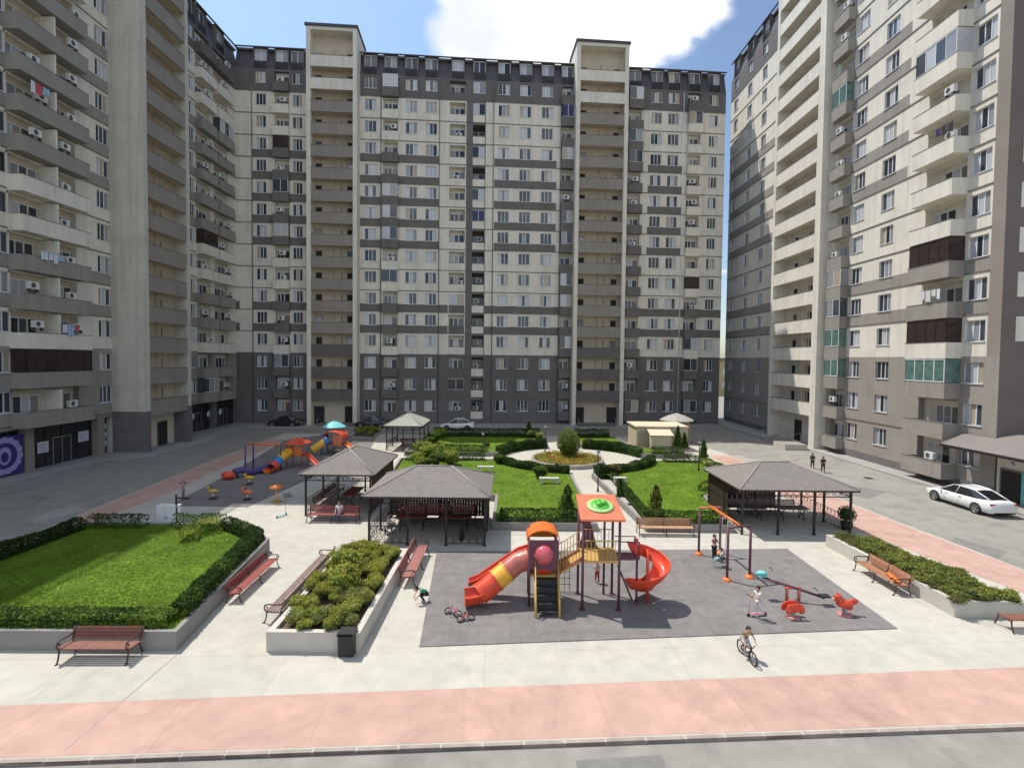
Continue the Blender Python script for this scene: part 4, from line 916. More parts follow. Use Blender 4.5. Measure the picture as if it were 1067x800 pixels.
def gazebo(c, w, d, ridge, label, roof=ROOFT, ze=2.5, zr=3.5, rails='LRB', bench_col=WOOD, screens=(), ridge_y=False):
    t = thing('gazebo', label, 'gazebo', (c[0], c[1], 0), 0, 'hip-roofed gazebos in the court')
    R = MB(); hw, hd_ = w/2, d/2
    ra, rb_ = ((0, -ridge/2, zr), (0, ridge/2, zr)) if ridge_y else ((-ridge/2, 0, zr), (ridge/2, 0, zr))
    e = [(-hw,-hd_,ze), (hw,-hd_,ze), (hw,hd_,ze), (-hw,hd_,ze)]
    if ridge_y: faces = [[e[0], e[1], ra], [e[1], e[2], rb_, ra], [e[2], e[3], rb_], [e[3], e[0], ra, rb_]]
    else: faces = [[e[0], e[1], rb_, ra], [e[1], e[2], rb_], [e[2], e[3], ra, rb_], [e[3], e[0], ra]]
    for f in faces: R.poly(f, roof)
    for f in faces: R.poly([(x*.99, y*.99, z-.07) for x, y, z in f[::-1]], IRONBR)
    for i in range(4):
        p, q = e[i], e[(i+1) % 4]; R.poly([(p[0],p[1],ze-.1), (q[0],q[1],ze-.1), q, p], IRONBR)
    R.build('roof', t)
    Cp = MB(); hips = [(e[0], ra), (e[1], ra if ridge_y else rb_), (e[2], rb_), (e[3], rb_ if ridge_y else ra), (ra, rb_)]
    for p, q in hips: Cp.tube([(p[0], p[1], p[2]+.01), (q[0], q[1], q[2]+.01)], .045, mat('ridge_cap', (.33,.30,.28), .8, .1, 4), 6)
    Cp.build('ridge_cap', t)
    px_, py_ = hw-.3, hd_-.3; posts = [(-px_,-py_), (0,-py_), (px_,-py_), (px_,0), (px_,py_), (0,py_), (-px_,py_), (-px_,0)]
    if w > d: posts[1] = (-px_/3, -py_); posts.insert(2, (px_/3, -py_))
    for (x, y) in posts:
        P = MB(); P.box(x-.05, x+.05, y-.05, y+.05, 0, ze+.0, IRON); P.box(x-.08, x+.08, y-.08, y+.08, 0, .03, IRON); P.build('post', t)
    Bm = MB()
    for (a, b_) in (((-px_,-py_),(px_,-py_)), ((px_,-py_),(px_,py_)), ((px_,py_),(-px_,py_)), ((-px_,py_),(-px_,-py_))):
        for z in (ze-.12, ze-.42): Bm.tube([(a[0],a[1],z), (b_[0],b_[1],z)], .028, IRON, 5)
        n = max(4, int((Vector(a)-Vector(b_)).length/.35)); A_, B2 = Vector((*a, 0)), Vector((*b_, 0))
        for i in range(n):
            p, q = A_.lerp(B2, i/n), A_.lerp(B2, (i+1)/n); Bm.tube([(p.x,p.y,ze-.42), (q.x,q.y,ze-.12)], .012, IRON, 4); Bm.tube([(p.x,p.y,ze-.12), (q.x,q.y,ze-.42)], .012, IRON, 4)
    Bm.build('beam', t)
    for (xa, ya, xb, yb3) in screens:      # dark slatted wind screens between posts, in half widths
        Q = MB(); A_, B2 = Vector((xa*px_, ya*py_, 0)), Vector((xb*px_, yb3*py_, 0)); n = int((B2-A_).length/.16); d = (B2-A_).normalized(); rz_ = math.atan2(d.y, d.x)
        for i in range(n): Q.box(0, .145, -.012, .012, .12, ze-.12, SCR, Matrix.Translation(A_+d*(0.02+i*.16)) @ Matrix.Rotation(rz_, 4, 'Z'))
        for z in (.3, 1.3, ze-.45): Q.box(0, (B2-A_).length, .013, .04, z, z+.05, IRON, Matrix.Translation(A_) @ Matrix.Rotation(rz_, 4, 'Z'))
        Q.build('slatted_screen', t)
    segs = []
    if 'L' in rails: segs.append(((-px_,-py_), (-px_,py_)))
    if 'R' in rails: segs.append(((px_,-py_), (px_,py_)))
    if 'B' in rails: segs.append(((-px_,py_), (px_,py_)))
    if 'F' in rails: segs += [((-px_,-py_), (-px_/3,-py_)), ((px_/3,-py_), (px_,-py_))]
    for a, b_ in segs:
        Q = MB(); A_, B2 = Vector((*a, 0)), Vector((*b_, 0)); n = max(3, int((B2-A_).length/.32))
        for z in (.12, .95): Q.tube([(A_.x,A_.y,z), (B2.x,B2.y,z)], .02, IRON, 5)
        for i in range(n):
            p, q = A_.lerp(B2, i/n), A_.lerp(B2, (i+1)/n)
            Q.tube([(p.x,p.y,.12), (p.x,p.y,.95)], .011, IRON, 4); Q.tube([(p.x,p.y,.12), (q.x,q.y,.95)], .009, IRON, 4); Q.tube([(p.x,p.y,.95), (q.x,q.y,.12)], .009, IRON, 4)
        Q.build('railing', t)
    return t
def picnic(c, rz, ln, label, wood=WOODRED):
    t = thing('table', label, 'table', (c[0], c[1], 0), rz, 'tables under the gazebos')
    a = MB()
    for i in range(6): a.box(-ln/2, ln/2, -.42+i*.14, -.42+i*.14+.125, .72, .76, wood)
    a.build('tabletop', t)
    for x in (-ln/2+.25, ln/2-.25): q = MB(); q.tube([(x,-.32,0),(x,-.1,.35),(x,-.32,.71)], .03, IRON, 6); q.tube([(x,.32,0),(x,.1,.35),(x,.32,.71)], .03, IRON, 6); q.tube([(x,-.1,.35),(x,.1,.35)], .03, IRON, 6); q.build('leg', t)
def gzp(lf, rf, lb=None, rb=None, ze=2.5):
    A, B_ = G(*lf, ze), G(*rf, ze); back = G(*(lb or rb), ze); return A, B_, back
A, B_, K = gzp((376.5,517), (511.5,516.5), rb=(510,494)); w_, d_ = B_.x-A.x, K.y-A.y
GZ = ((A.x+B_.x)/2, A.y+d_/2)
gazebo(GZ, w_, d_, w_-d_+.6, 'big brown roofed gazebo in the middle front, between the shrub planter and the central lawn', rails='LRBF', screens=((-1,1,1,1),(1,-.9,1,1)))
for i, (x, lb_) in enumerate(((-1.2, 'red table on the left under the middle front gazebo'), (1.2, 'red table on the right under the middle front gazebo'))): picnic((GZ[0]+x, GZ[1]+.2), 0, 1.7, lb_)
A, B_, K = gzp((311,494), (392,493), rb=(411,474)); w_, d_ = B_.x-A.x, K.y-A.y; G1 = ((A.x+B_.x)/2, A.y+d_/2)
gazebo(G1, w_, d_, 1.3, 'brown roofed gazebo behind the pink red bench, left of the middle front gazebo', ridge_y=True, rails='LRB', zr=3.55, screens=((1,-.9,1,.9),))
picnic(G1, pi/2, 2.2, 'long table under the gazebo behind the pink red bench')
A, B_, K = gzp((399,443.5), (440,444), rb=(447,437)); w_, d_ = B_.x-A.x, K.y-A.y; G3 = ((A.x+B_.x)/2, A.y+d_/2)
gazebo(G3, w_, d_, 1.2, 'small pale roofed gazebo farthest away, left of the garden', roof=ROOFT2, ridge_y=True, rails='LRB', zr=3.5)
picnic(G3, 0, 1.8, 'red table under the farthest gazebo')
A, B_, K = gzp((771,510), (884,506.5), lb=(738,488)); w_, d_ = B_.x-A.x, K.y-A.y; G4 = ((A.x+B_.x)/2, A.y+d_/2)
gazebo(G4, w_, d_, w_-d_+.5, 'brown roofed gazebo at the right, beside the pink strip and road', rails='LRB', screens=((-1,1,.45,1),(-1,-.2,-1,1)))
for x, lb_ in ((-1.3, 'dark table on the left under the right gazebo'), (1.2, 'dark table on the right under the right gazebo')): picnic((G4[0]+x, G4[1]+.3), 0, 1.7, lb_, WOODGR)
for (gx, gy, nm) in ((GZ[0], GZ[1]+1.5, 'middle front'), (G4[0], G4[1]+1.5, 'right'),):
    bench((gx, gy), 0, 4.4, 'bench along the back railing under the %s gazebo' % nm, WOODRED if nm != 'right' else WOODGR)
bench((G1[0]-1.5, G1[1]), pi/2, 4.0, 'bench along the left railing under the left gazebo', WOODGR)
# potted bush at the right gazebo corner
p = G(882, 551); t = thing('potted_bush', 'dark round bush in a tub at the front right post of the right gazebo', 'plant', (p.x, p.y, 0))
b = MB(); b.lathe([(.0,0),(.26,0),(.32,.4),(.27,.4),(.25,.34),(0,.34)], IRON, 14); b.build('tub', t)
b = MB(); r = random.Random(4); b.ball((0,0,.85), .36, LEAFD, 10)
for i in range(500):
    v = Vector((r.gauss(0,1), r.gauss(0,1), r.gauss(0,1))).normalized(); leaves(b, [tuple(v*.44*r.uniform(.85,1.1)+Vector((0,0,.85)))], .05, LEAFD if r.random() < .7 else LEAFM, .2, r)
b.build('foliage', t)

# ---------------------------------------------------------------- bins, cabinet, lamps
def bin_(p, label, s=1.0):
    t = thing('litter_bin', label, 'bin', (p.x, p.y, 0), 0, 'litter bins'); b = MB()
    b.lathe([(0,.02),(.2*s,.02),(.22*s,.1),(.25*s,.62),(.25*s,.72),(.22*s,.72),(.2*s,.1)], IRON, 16); b.build('body', t)
    b = MB(); b.lathe([(.27*s,.70),(.28*s,.76),(.2*s,.86),(.0,.88)], IRON, 16); b.lathe([(.27*s,.70),(0,.70)], IRON, 16); b.build('lid', t)
    b = MB(); b.tube([(0,0,0),(0,0,.05)], .16*s, IRON, 12); b.build('foot', t)
p = G(361, 683); t = thing('litter_bin', 'dark square bin at the front wall of the middle planter', 'bin', (p.x, p.y+.1, 0), 0, 'litter bins')
b = MB(); b.box(-.24,.24,-.2,.2,.03,.66,IRON); b.build('body', t)
b = MB(); b.box(-.26,.26,-.22,.22,.72,.76,IRON); b.box(-.26,-.22,-.22,.22,.66,.72,IRON); b.box(.22,.26,-.22,.22,.66,.72,IRON); b.build('lid', t)
b = MB(); b.box(-.2,.2,-.16,.16,0,.03,IRON); b.build('foot', t)
bin_(G(481, 563), 'small dark round bin in front of the middle front gazebo', .5)
p = G(176, 551); t = thing('utility_cabinet', 'white cabinet with two doors among the hedges behind the left lawn', 'cabinet', (p.x, p.y, 0))
b = MB(); b.box(-.5,.5,-.22,.22,.12,1.25,WFRAME); b.box(-.54,.54,-.26,.26,1.25,1.3,WFRAME); b.box(-.5,.5,-.2,.2,0,.12,KERB); b.build('body', t)
for s_ in (-1, 1): b = MB(); b.box(s_*.245-.23, s_*.245+.23, -.24, -.222, .18, 1.2, WFRAME); d_o = b.build('door', t); b = MB(); b.box(s_*.06-.012, s_*.06+.012, -.262, -.242, .62, .78, ACD); b.build('handle', d_o)
def lamp(px, py, h, label, z=0.0, s=.75):
    p = G(px, py, z); t = thing('street_lamp', label, 'lamp post', (p.x, p.y, z), 0, 'garden lamp posts')
    b = MB(); b.tube([(0,0,0),(0,0,.25),(0,0,h)], .05, IRON, 8, radii=[.09, .05, .035]); b.build('pole', t)
    b = MB(); b.lathe([(.03,h),(.13*s,h+.06),(.16*s,h+.2),(.14*s,h+.22)], WFRAME, 12); b.build('lantern', t)
    b = MB(); b.lathe([(.22*s,h+.22),(.2*s,h+.25),(.02,h+.31),(0,h+.32)], IRON, 12); b.build('cap', t)
lamp(623, 512, 2.6, 'slim dark lamp post at the right edge of the central path')
p = G(184, 552); o = MB(); o.tube([(0,0,0),(0,0,1.9)], .05, IRON, 8); o = o.build('post', None, tuple(p)); tag(o, 'plain dark post beside the white cabinet', 'post')
lamp(568, 470, 2.4, 'lamp post at the near end of the far path')
lamp(728, 490, 2.2, 'short lamp post near the road end of the right lawn', .38)
lamp(503, 476, 2.0, 'lamp post behind the hedge left of the round court', .38)
# pair of low stone seats at the lawn edges
STN = mat('pale_stone', (.5,.49,.45), .9, .1, 4)
def stone(px, py, w, label):
    p = G(px, py, .38); t = thing('stone_seat', label, 'stone bench', (p.x, p.y, .38), 0, 'stone seats in the garden')
    b = MB(); b.box(-w/2, w/2, -.2, .2, .32, .42, STN); b.build('seat', t)
    for s_ in (-1, 1): b = MB(); b.box(s_*w*.36-.1, s_*w*.36+.1, -.17, .17, 0, .32, STN); b.build('leg', t)
stone(506, 491, 1.3, 'small stone seat on the lawn behind the middle gazebo roof'); stone(572, 503.5, 1.4, 'small stone seat near the left entrance of the round court'); stone(646, 503, .9, 'small stone seat near the right entrance of the round court')

# ---------------------------------------------------------------- cream kiosk and pavilion
p = G(672, 474); q = G(711, 475); x0, x1 = p.x-.2, q.x; y0 = p.y+1.5
t = thing('kiosk', 'cream utility kiosk with a lean-to porch at the back right of the garden', 'kiosk', ((x0+x1)/2, y0+2, 0))
def kb_(f, name, par=t):
    m_ = MB(); f(m_); return m_.build(name, par, -t.location if par is t else (0,0,0))
kb_(lambda m: m.box(x0, x1+1.5, y0+1.2, y0+5, 0, 2.4, TAN), 'wall')
kb_(lambda m: m.box(x0-.15, x1+1.6, y0+1.05, y0+5.15, 2.4, 2.52, CREAM), 'roof')
kb_(lambda m: m.box(x0+1.2, x1-.6, y0-.2, y0+1.2, 0, 1.75, TAN), 'porch_wall')
kb_(lambda m: m.poly([(x0+1.0, y0-.4, 1.78), (x1-.4, y0-.4, 1.78), (x1-.4, y0+1.2, 2.3), (x0+1.0, y0+1.2, 2.3)], CREAM), 'porch_roof')
kb_(lambda m: m.box(x0+.2, x0+.95, y0+1.14, y0+1.19, .05, 1.95, mat('kiosk_door', (.36,.31,.22), .6, .1, 3)), 'door')
p = G(706, 461); t = thing('pavilion', 'small round-roofed pavilion behind the cream kiosk', 'pavilion', (p.x, p.y+.5, 0))
b = MB(); b.lathe([(1.95,2.5),(1.9,2.58),(1.0,3.0),(.1,3.3),(0,3.32)], mat('pavilion_roof', (.36,.34,.31), .8, .1, 2), 10, smooth=False); b.lathe([(1.95,2.5),(0,2.52)], IRONBR, 10, smooth=False); b.build('roof', t)
b = MB(); b.box(-1.2, 1.2, -1.0, 1.0, 0, 2.5, mat('pavilion_wall', (.28,.25,.22), .9, .1, 2)); b.build('wall', t)
b = MB(); b.box(-.4, .4, -1.04, -1.0, 0.02, 2.0, DARKHOLE); b.build('door', t)

# ---------------------------------------------------------------- annex with a grey roof at the right edge
p = G(1010, 505)
t = thing('annex', 'low garage annex with sloping grey roof and dark doorway at the right edge', 'garage', (33.6, 31, 0))
def an(f, name): m_ = MB(); f(m_); return m_.build(name, t, -t.location)
AX, AY0, AY1 = 31.8, 24.0, 35.15
c1_, c2_ = G(985, 464, 4.0), G(1067, 478, 4.0)
def annex_wall(m):
    m.box(AX+.0, 46, AY0, AY1, -.1, 3.3, BEIGE)
an(lambda m: m.box(33.75, 46, 22, 35.1, -.1, 3.25, BEIGE), 'wall')
an(lambda m: (m.poly([(31.85, 37.6, 3.4), (31.85, 20, 3.4), (34.6, 20, 4.5), (34.6, 35.12, 4.5), (33.62, 35.12, 4.15), (33.62, 37.6, 4.15)][::-1], mat('annex_roof', (.20,.175,.165), .9, .08, 1)), m.box(31.83, 31.87, 20, 37.62, 3.2, 3.4, IRON), m.poly([(34.6, 20, 4.5), (46, 20, 4.5), (46, 35.12, 4.5), (34.6, 35.12, 4.5)], MC['annex_roof']), m.poly([(31.87, 37.6, 3.25), (33.64, 37.6, 3.25), (33.64, 20, 3.25), (31.87, 20, 3.25)], IRONBR), m.poly([(31.87, 37.6, 3.25), (31.87, 37.6, 3.4), (33.62, 37.6, 4.15), (33.64, 37.6, 3.25)], IRONBR)), 'roof')
an(lambda m: m.box(33.70, 33.76, 33.3, 34.7, -.1, 2.1, DARKHOLE), 'doorway')
an(lambda m: (m.box(33.66, 33.76, 33.2, 33.3, -.1, 2.2, TEAL), m.box(33.66, 33.76, 34.7, 34.8, -.1, 2.2, TRIM), m.box(33.66, 33.76, 33.3, 34.7, 2.1, 2.2, TRIM)), 'door_frame')
an(lambda m: m.box(33.6, 33.75, 33.9, 34.1, 2.5, 2.7, STEEL), 'wall_lamp')
# entrance steps of the right tower
t = thing('entrance_steps', 'pale tiled entrance steps and ramp at the door of the right stair tower', 'steps', (30.6, 59.5, 0))
b = MB()
for i in range(4): b.box(32.4-(4-i)*.55, 32.45, 56.5-.0, 61.5, -.12 + (0 if i == 0 else .14*i-.001), .14*(i+1)-.12, KERB)
b.build('steps', t, -t.location)
b = MB(); b.prism([(29.2, 54.0), (31.6, 54.0), (31.6, 56.4), (29.2, 56.4)], -.12, .5, WALLP, GREY); b.build('ramp_wall', t, -t.location)
for yy in (56.6, 58.9, 61.4):
    b = MB(); b.tube([(32.3, yy, .45), (32.3, yy, 1.35), (30.1, yy, .9), (30.1, yy, -.1)], .025, STEEL, 6); b.build('handrail', t, -t.location)
# entrance steps of the far towers
for px_a, px_b, lb_ in ((322, 368, 'dark entrance steps of the left stair tower on the far block'), (600, 648, 'dark entrance steps of the right stair tower on the far block')):
    A = G(px_a, 446); B_ = G(px_b, 447); yy = 70.3+.0768*((A.x+B_.x)/2+36.3)-2.0
    t = thing('entrance_steps', lb_, 'steps', ((A.x+B_.x)/2, yy, 0), math.atan(.0768)); b = MB()
    for i in range(3): b.box(-2.6, 2.6, -1.4+i*.4, -.05, .02+.13*i+.001, .02+.13*(i+1), STONEG)
    b.build('steps', t)
    b = MB(); b.tube([(2.6,-1.4,0),(2.6,-1.4,.95),(2.6,-.1,1.3)], .025, STEEL, 6); b.tube([(-2.6,-1.4,0),(-2.6,-1.4,.95),(-2.6,-.1,1.3)], .025, STEEL, 6); b.build('handrail', t)

# ---------------------------------------------------------------- posters on the shopfronts
def poster(y0, y1, z0, z1, label, f, X=-37.9):
    o = MB(); f(o, y0, y1, z0, z1, X); p_ = o.build('poster'); return tag(p_, label, 'poster')
PURP = mat('poster_purple', (.045,.03,.17), .6, .05, 2); LILA = mat('poster_lilac', (.33,.29,.52), .6, .08, 3); WHPO = mat('poster_white', (.62,.62,.63), .6, .05, 3)
def f_purple(o, y0, y1, z0, z1, X):
    o.poly([(X, y1, z0), (X, y0, z0), (X, y0, z1), (X, y1, z1)][::-1], PURP)
    cy, cz, R_ = (y0+y1)/2, (z0+z1)/2, min(y1-y0, z1-z0)*.46
    for i in range(30):
        a, b_ = 2*pi*i/30, 2*pi*(i+1)/30; k0, k1_ = R_*(1.0+.06*(i % 2)), R_*.72
        o.poly([(X+.01, cy+k1_*cos(a), cz+k1_*sin(a)), (X+.01, cy+k0*cos(a), cz+k0*sin(a)), (X+.01, cy+k0*cos(b_), cz+k0*sin(b_)), (X+.01, cy+k1_*cos(b_), cz+k1_*sin(b_))], LILA)
    for i in range(16): a, b_ = 2*pi*i/16, 2*pi*(i+1)/16; o.poly([(X+.012, cy, cz), (X+.012, cy+R_*.38*cos(a), cz+R_*.5*sin(a)), (X+.012, cy+R_*.38*cos(b_), cz+R_*.5*sin(b_))], LILA)
    for i in range(16): a, b_ = 2*pi*i/16, 2*pi*(i+1)/16; o.poly([(X+.014, cy, cz-.1), (X+.014, cy+R_*.22*cos(a), cz-.1+R_*.3*sin(a)), (X+.014, cy+R_*.22*cos(b_), cz-.1+R_*.3*sin(b_))], PURP)
poster(36.4, 39.35, .15, 3.1, 'large purple poster with a round lilac wreath emblem on the nearest shop window', f_purple, -37.95)
def f_white(o, y0, y1, z0, z1, X):
    o.box(X-.02, X, y0, y1, z0, z1, WHPO)
    for i in range(3): o.box(X, X+.004, y0+.15, y1-.15-.2*(i % 2), z0+.15+i*.22, z0+.24+i*.22, LILA)
poster(41.1, 42.1, 1.2, 2.1, 'white notice board on the dark shopfront, left of its door', f_white, -38.5)
poster(45.0, 46.1, 1.5, 2.4, 'white notice board on the dark shopfront, right of its door', f_white, -38.5)
for i, (yy, zz_) in enumerate(((47.85, 2.5), (47.9, 1.7), (47.9, .9))):
    b = MB(); b.lathe([(0,0),(.33,0),(.33,.03),(0,.03)], WHPO, 16, M=Matrix.Translation((-38.5, yy, zz_)) @ Matrix.Rotation(pi/2, 4, 'Y')); o = b.build('round_sign'); tag(o, ('highest','middle','lowest')[i]+' of three round white signs on the narrow dark shop window', 'sign')
for i, (px, py) in enumerate(((200,437),(217,435),(229,432),(246,432))):
    b = MB(); yy = 38.5/(CX-px)*F; b.lathe([(0,0),(.42,0),(.42,.03),(0,.03)], WHPO, 16, M=Matrix.Translation((-38.5, yy, 1.9)) @ Matrix.Rotation(pi/2, 4, 'Y')); o = b.build('round_sign')
    tag(o, ('nearest','second nearest','third nearest','farthest')[i]+' of the four round white signs on the shopfronts past the left stair tower', 'sign')
# pale strip building beyond the gap
t = thing('distant_house', 'distant yellow wall seen in the gap between the far block and the right block', 'house', (60, 140, 0))
b = MB(); b.box(-14, 18, 0, 10, -.1, 9.5, mat('distant_yellow_render', (.42,.36,.20), .9, .08, .5)); b.build('wall', t)
b = MB(); b.prism([(-14.5,-.5),(18.5,-.5),(18.5,10.5),(-14.5,10.5)], 9.5, 10.2, ROOFM); b.build('roof', t)
for i in range(6):
    for j in range(2): b = MB(); b.box(-12+i*5, -10.6+i*5, -.05, -.01, 2+j*3.6, 3.6+j*3.6, PANE); b.build('window', t)

for i, (px, py, z, lb_) in enumerate(((905, 498, RZ, 'round iron manhole cover in the sunlit right road'), (60, 548, RZ, 'round iron manhole cover in the shaded left road'))):
    p = G(px, py, z); b = MB(); b.lathe([(0,.012),(.33,.012),(.36,.004),(.36,0)], IRON if i != 3 else KERB, 20 if i != 2 else 4, smooth=False); b.lathe([(.1,.016),(.28,.016),(.28,.012)], RUB, 20 if i != 2 else 4, smooth=False)
    o = b.build('manhole_cover', None, (p.x, p.y, z+.004)); tag(o, lb_, 'manhole cover')
# ---------------------------------------------------------------- cars
def car(loc, rz, label, paint, L_=4.75, W_=1.84, Hh=1.42, fast=True, plate=True):
    """nose towards +x"""
    t = thing('parked_car', label, 'car', loc, rz, 'cars parked round the court'); hl_ = L_/2
    # stations from tail to nose: x, half width, sill, shoulder height, deck height
    st = [(-1,.74,.42,.62,.66),(-.985,.86,.30,.78,.90),(-.93,.95,.24,.90,1.0),(-.80,.99,.22,.95,1.01),(-.62,1.0,.20,.94,.97),(-.3,1.0,.19,.92,.93),(.05,1.0,.19,.90,.91),(.35,1.0,.19,.88,.90),(.52,.99,.2,.85,.885),(.70,.97,.21,.79,.84),(.86,.92,.24,.70,.76),(.95,.83,.27,.60,.65),(1.0,.62,.34,.48,.52)]
    st = [(a*hl_, b*W_/2, c*1.0, d, e_) for a, b, c, d, e_ in st]; B = MB(); n = 13; vs = []
    for (x, hw, zb, zsd, zd) in st:
        half = [(hw*.86, zb), (hw*.97, zb+.10), (hw, (zb+zsd)/2), (hw*.985, zsd-.06), (hw*.93, zsd), (hw*.6, zd), (0, zd+.015)]
        ring = half + [(-a, b) for a, b in half[-2::-1]]; vs += [(x, a, b) for a, b in ring]
    fs = []
    for i in range(len(st)-1):
        for k in range(n-1): fs.append((i*n+k, (i+1)*n+k, (i+1)*n+k+1, i*n+k+1))
        fs.append((i*n+n-1, (i+1)*n+n-1, (i+1)*n, i*n))
    fs += [tuple(range(n)), tuple((len(st)-1)*n+k for k in range(n-1, -1, -1))]
    B.mesh(vs, fs, paint, True); wx = (.60*hl_, -.60*hl_); wr = .335
    body = B.build('body', t)
    # dark wheel arches
    for x in wx:
        for s_ in (-1, 1):
            a = MB(); a.lathe([(0,0),(wr+.06,0),(wr+.06,.02),(0,.02)], RUB, 22, M=Matrix.Translation((x, s_*(W_/2-.005), wr)) @ Matrix.Rotation(-s_*pi/2, 4, 'X')); a.build('wheel_arch', t)
            w_ = thing('wheel', None, None, (x, s_*(W_/2-.09), wr), 0); w_.parent = t
            M_ = Matrix.Rotation(-s_*pi/2, 4, 'X')
            a = MB(); a.lathe([(wr*.62,-.1),(wr*.95,-.1),(wr,-.06),(wr,.08),(wr*.95,.115),(wr*.68,.115)], RUB, 24, M=M_); a.build('tyre', w_)
            a = MB(); a.lathe([(wr*.7,.11),(wr*.66,.07),(wr*.2,.07),(wr*.15,.1),(0,.1)], RUB, 20, M=M_)
            for k in range(5): a.box(-.035, .035, .02, wr*.68, .085, .118, RIM, M_ @ Matrix.Rotation(2*pi*k/5, 4, 'Z'))
            a.lathe([(wr*.72,.118),(wr*.64,.122),(wr*.64,.08)], RIM, 20, M=M_); a.build('rim', w_)
    # greenhouse: dark glass with a painted roof
    xs = [-.86, -.42, -.05, .22, .56] if fast else [-.72, -.45, -.05, .2, .5]
    gz_ = MB(); rt = [(-.36*hl_, 1.0), (.18*hl_, 1.0)]; zt = Hh; zb = .93
    base = [(xs[0]*hl_, .62*W_/2, 1.0), (-.55*hl_, .88*W_/2, .95), (.0, .92*W_/2, .92), (.42*hl_, .86*W_/2, .90), (xs[4]*hl_, .66*W_/2, .89)]
    top = [(-.44*hl_, .60*W_/2, zt-.07), (-.30*hl_, .68*W_/2, zt-.02), (-.05*hl_, .71*W_/2, zt), (.10*hl_, .69*W_/2, zt-.02), (.17*hl_, .62*W_/2, zt-.06)]
    vs = [(x, y, z) for x, y, z in base]+[(x, y, z) for x, y, z in top]+[(x, -y, z) for x, y, z in base]+[(x, -y, z) for x, y, z in top]
    fs = [(i, i+5, i+6, i+1)[::1] for i in range(4)]+[(10+i, 11+i, 16+i, 15+i) for i in range(4)]+[(0, 10, 15, 5), (4, 9, 19, 14)]
    gz_.mesh(vs, fs, CGL, False); gz_.build('glasshouse', t)
    rf = MB(); vs = [(x, y, z) for x, y, z in top]+[(x, 0, z+.045) for x, y, z in top]+[(x, -y, z) for x, y, z in top]
    rf.mesh(vs, [(i, i+5, i+6, i+1) for i in range(4)]+[(5+i, 10+i, 11+i, 6+i) for i in range(4)], paint if paint is not WHP or not fast else paint, True); rf.build('roof_panel', t)
    for s_ in (-1, 1):
        pl_ = MB()
        for (i, rr_) in ((0, .035), (2, .02), (4, .03)): pl_.tube([(base[i][0], s_*base[i][1], base[i][2]), (top[i][0], s_*top[i][1], top[i][2]+.01)], rr_, paint, 5)
        pl_.tube([(x, s_*y, z+.005) for x, y, z in top], .028, paint, 5)
        pl_.build('pillar', t)
    for s_ in (-1, 1):
        a = MB(); a.ball((.42*hl_, s_*(W_/2+.06), .98), .1, paint, 8, (.8, 1.1, .65)); a.build('wing_mirror', t)
        a = MB(); a.ball((.90*hl_, s_*.70*W_/2, .64), .16, LAMPW, 10, (1.3, .9, .42)); a.build('headlight', t)
        for k in range(2): a = MB(); a.box(.28*hl_-k*1.0-.05, .28*hl_-k*1.0-.2, s_*(W_/2-.008), s_*(W_/2+.022), .80, .83, STEEL); a.build('door_handle', t)
    for s_ in (-1, 1):
        a = MB()
        for xx in (.30*hl_, -.12*hl_, -.50*hl_): a.tube([(xx, s_*(W_/2+.001), .30), (xx, s_*(W_/2+.003), .62), (xx-.02, s_*(W_/2*.97), .89)], .006, RUB, 4)
        a.tube([(.34*hl_, s_*(W_/2+.001), .25), (-.34*hl_, s_*(W_/2+.001), .25)], .018, RUB, 5); a.build('door_seam', t)
        a = MB(); a.box(-hl_*.97-.02, -hl_*.93, s_*W_*.30, s_*W_*.455, .76, .87, LAMPR); a.build('tail_light', t)
    a = MB(); a.box(-hl_*.975-.03, -hl_*.965, -W_*.44, W_*.44, .80, .86, LAMPR); a.build('tail_light_bar', t)
    a = MB(); a.box(-hl_-.01, -hl_+.12, -.26, .26, .52, .62, WFRAME); a.build('number_plate', t)
    a = MB(); a.box(-hl_*.99, -hl_*.93, -W_*.36, W_*.36, .26, .38, RUB); a.box(hl_*.95, hl_*.99, -.5, .5, .36, .46, RUB); a.build('bumper_trim', t)
    return t
p1_, p2_ = G(974.5, 521, RZ), G(1017, 535, RZ); v = p1_-p2_; ang = math.atan2(v.y, v.x)
side = Vector((sin(ang), -cos(ang), 0)); mid = (p1_+p2_)/2 - Vector((-sin(ang), cos(ang), 0))*(-.85)*0
cc = mid + Vector((-sin(ang), cos(ang), 0))*(-.85)
if (cc-mid).x < 0: cc = mid - Vector((-sin(ang), cos(ang), 0))*(-.85)
car((cc.x, cc.y, RZ), ang, 'white fastback car parked in the sun before the right block', WHP, L_=v.length/.60 if 4.3 < v.length/.60 < 5.1 else 4.9)
def car_far(px, py, rz, label, paint):
    p = G(px, py, RZ); car((p.x, p.y+.9, RZ), rz, label, paint, 4.5, 1.78, 1.45, fast=False)
car_far(476, 448.5, pi, 'white car parked before the far block, beyond the far lawn', WHP)
car_far(294, 445, pi, 'black car parked in the shade before the far block, left of its left tower', BKP)
car_far(386, 446, pi, 'black car parked in the shade, right of the left tower entrance', BKP)
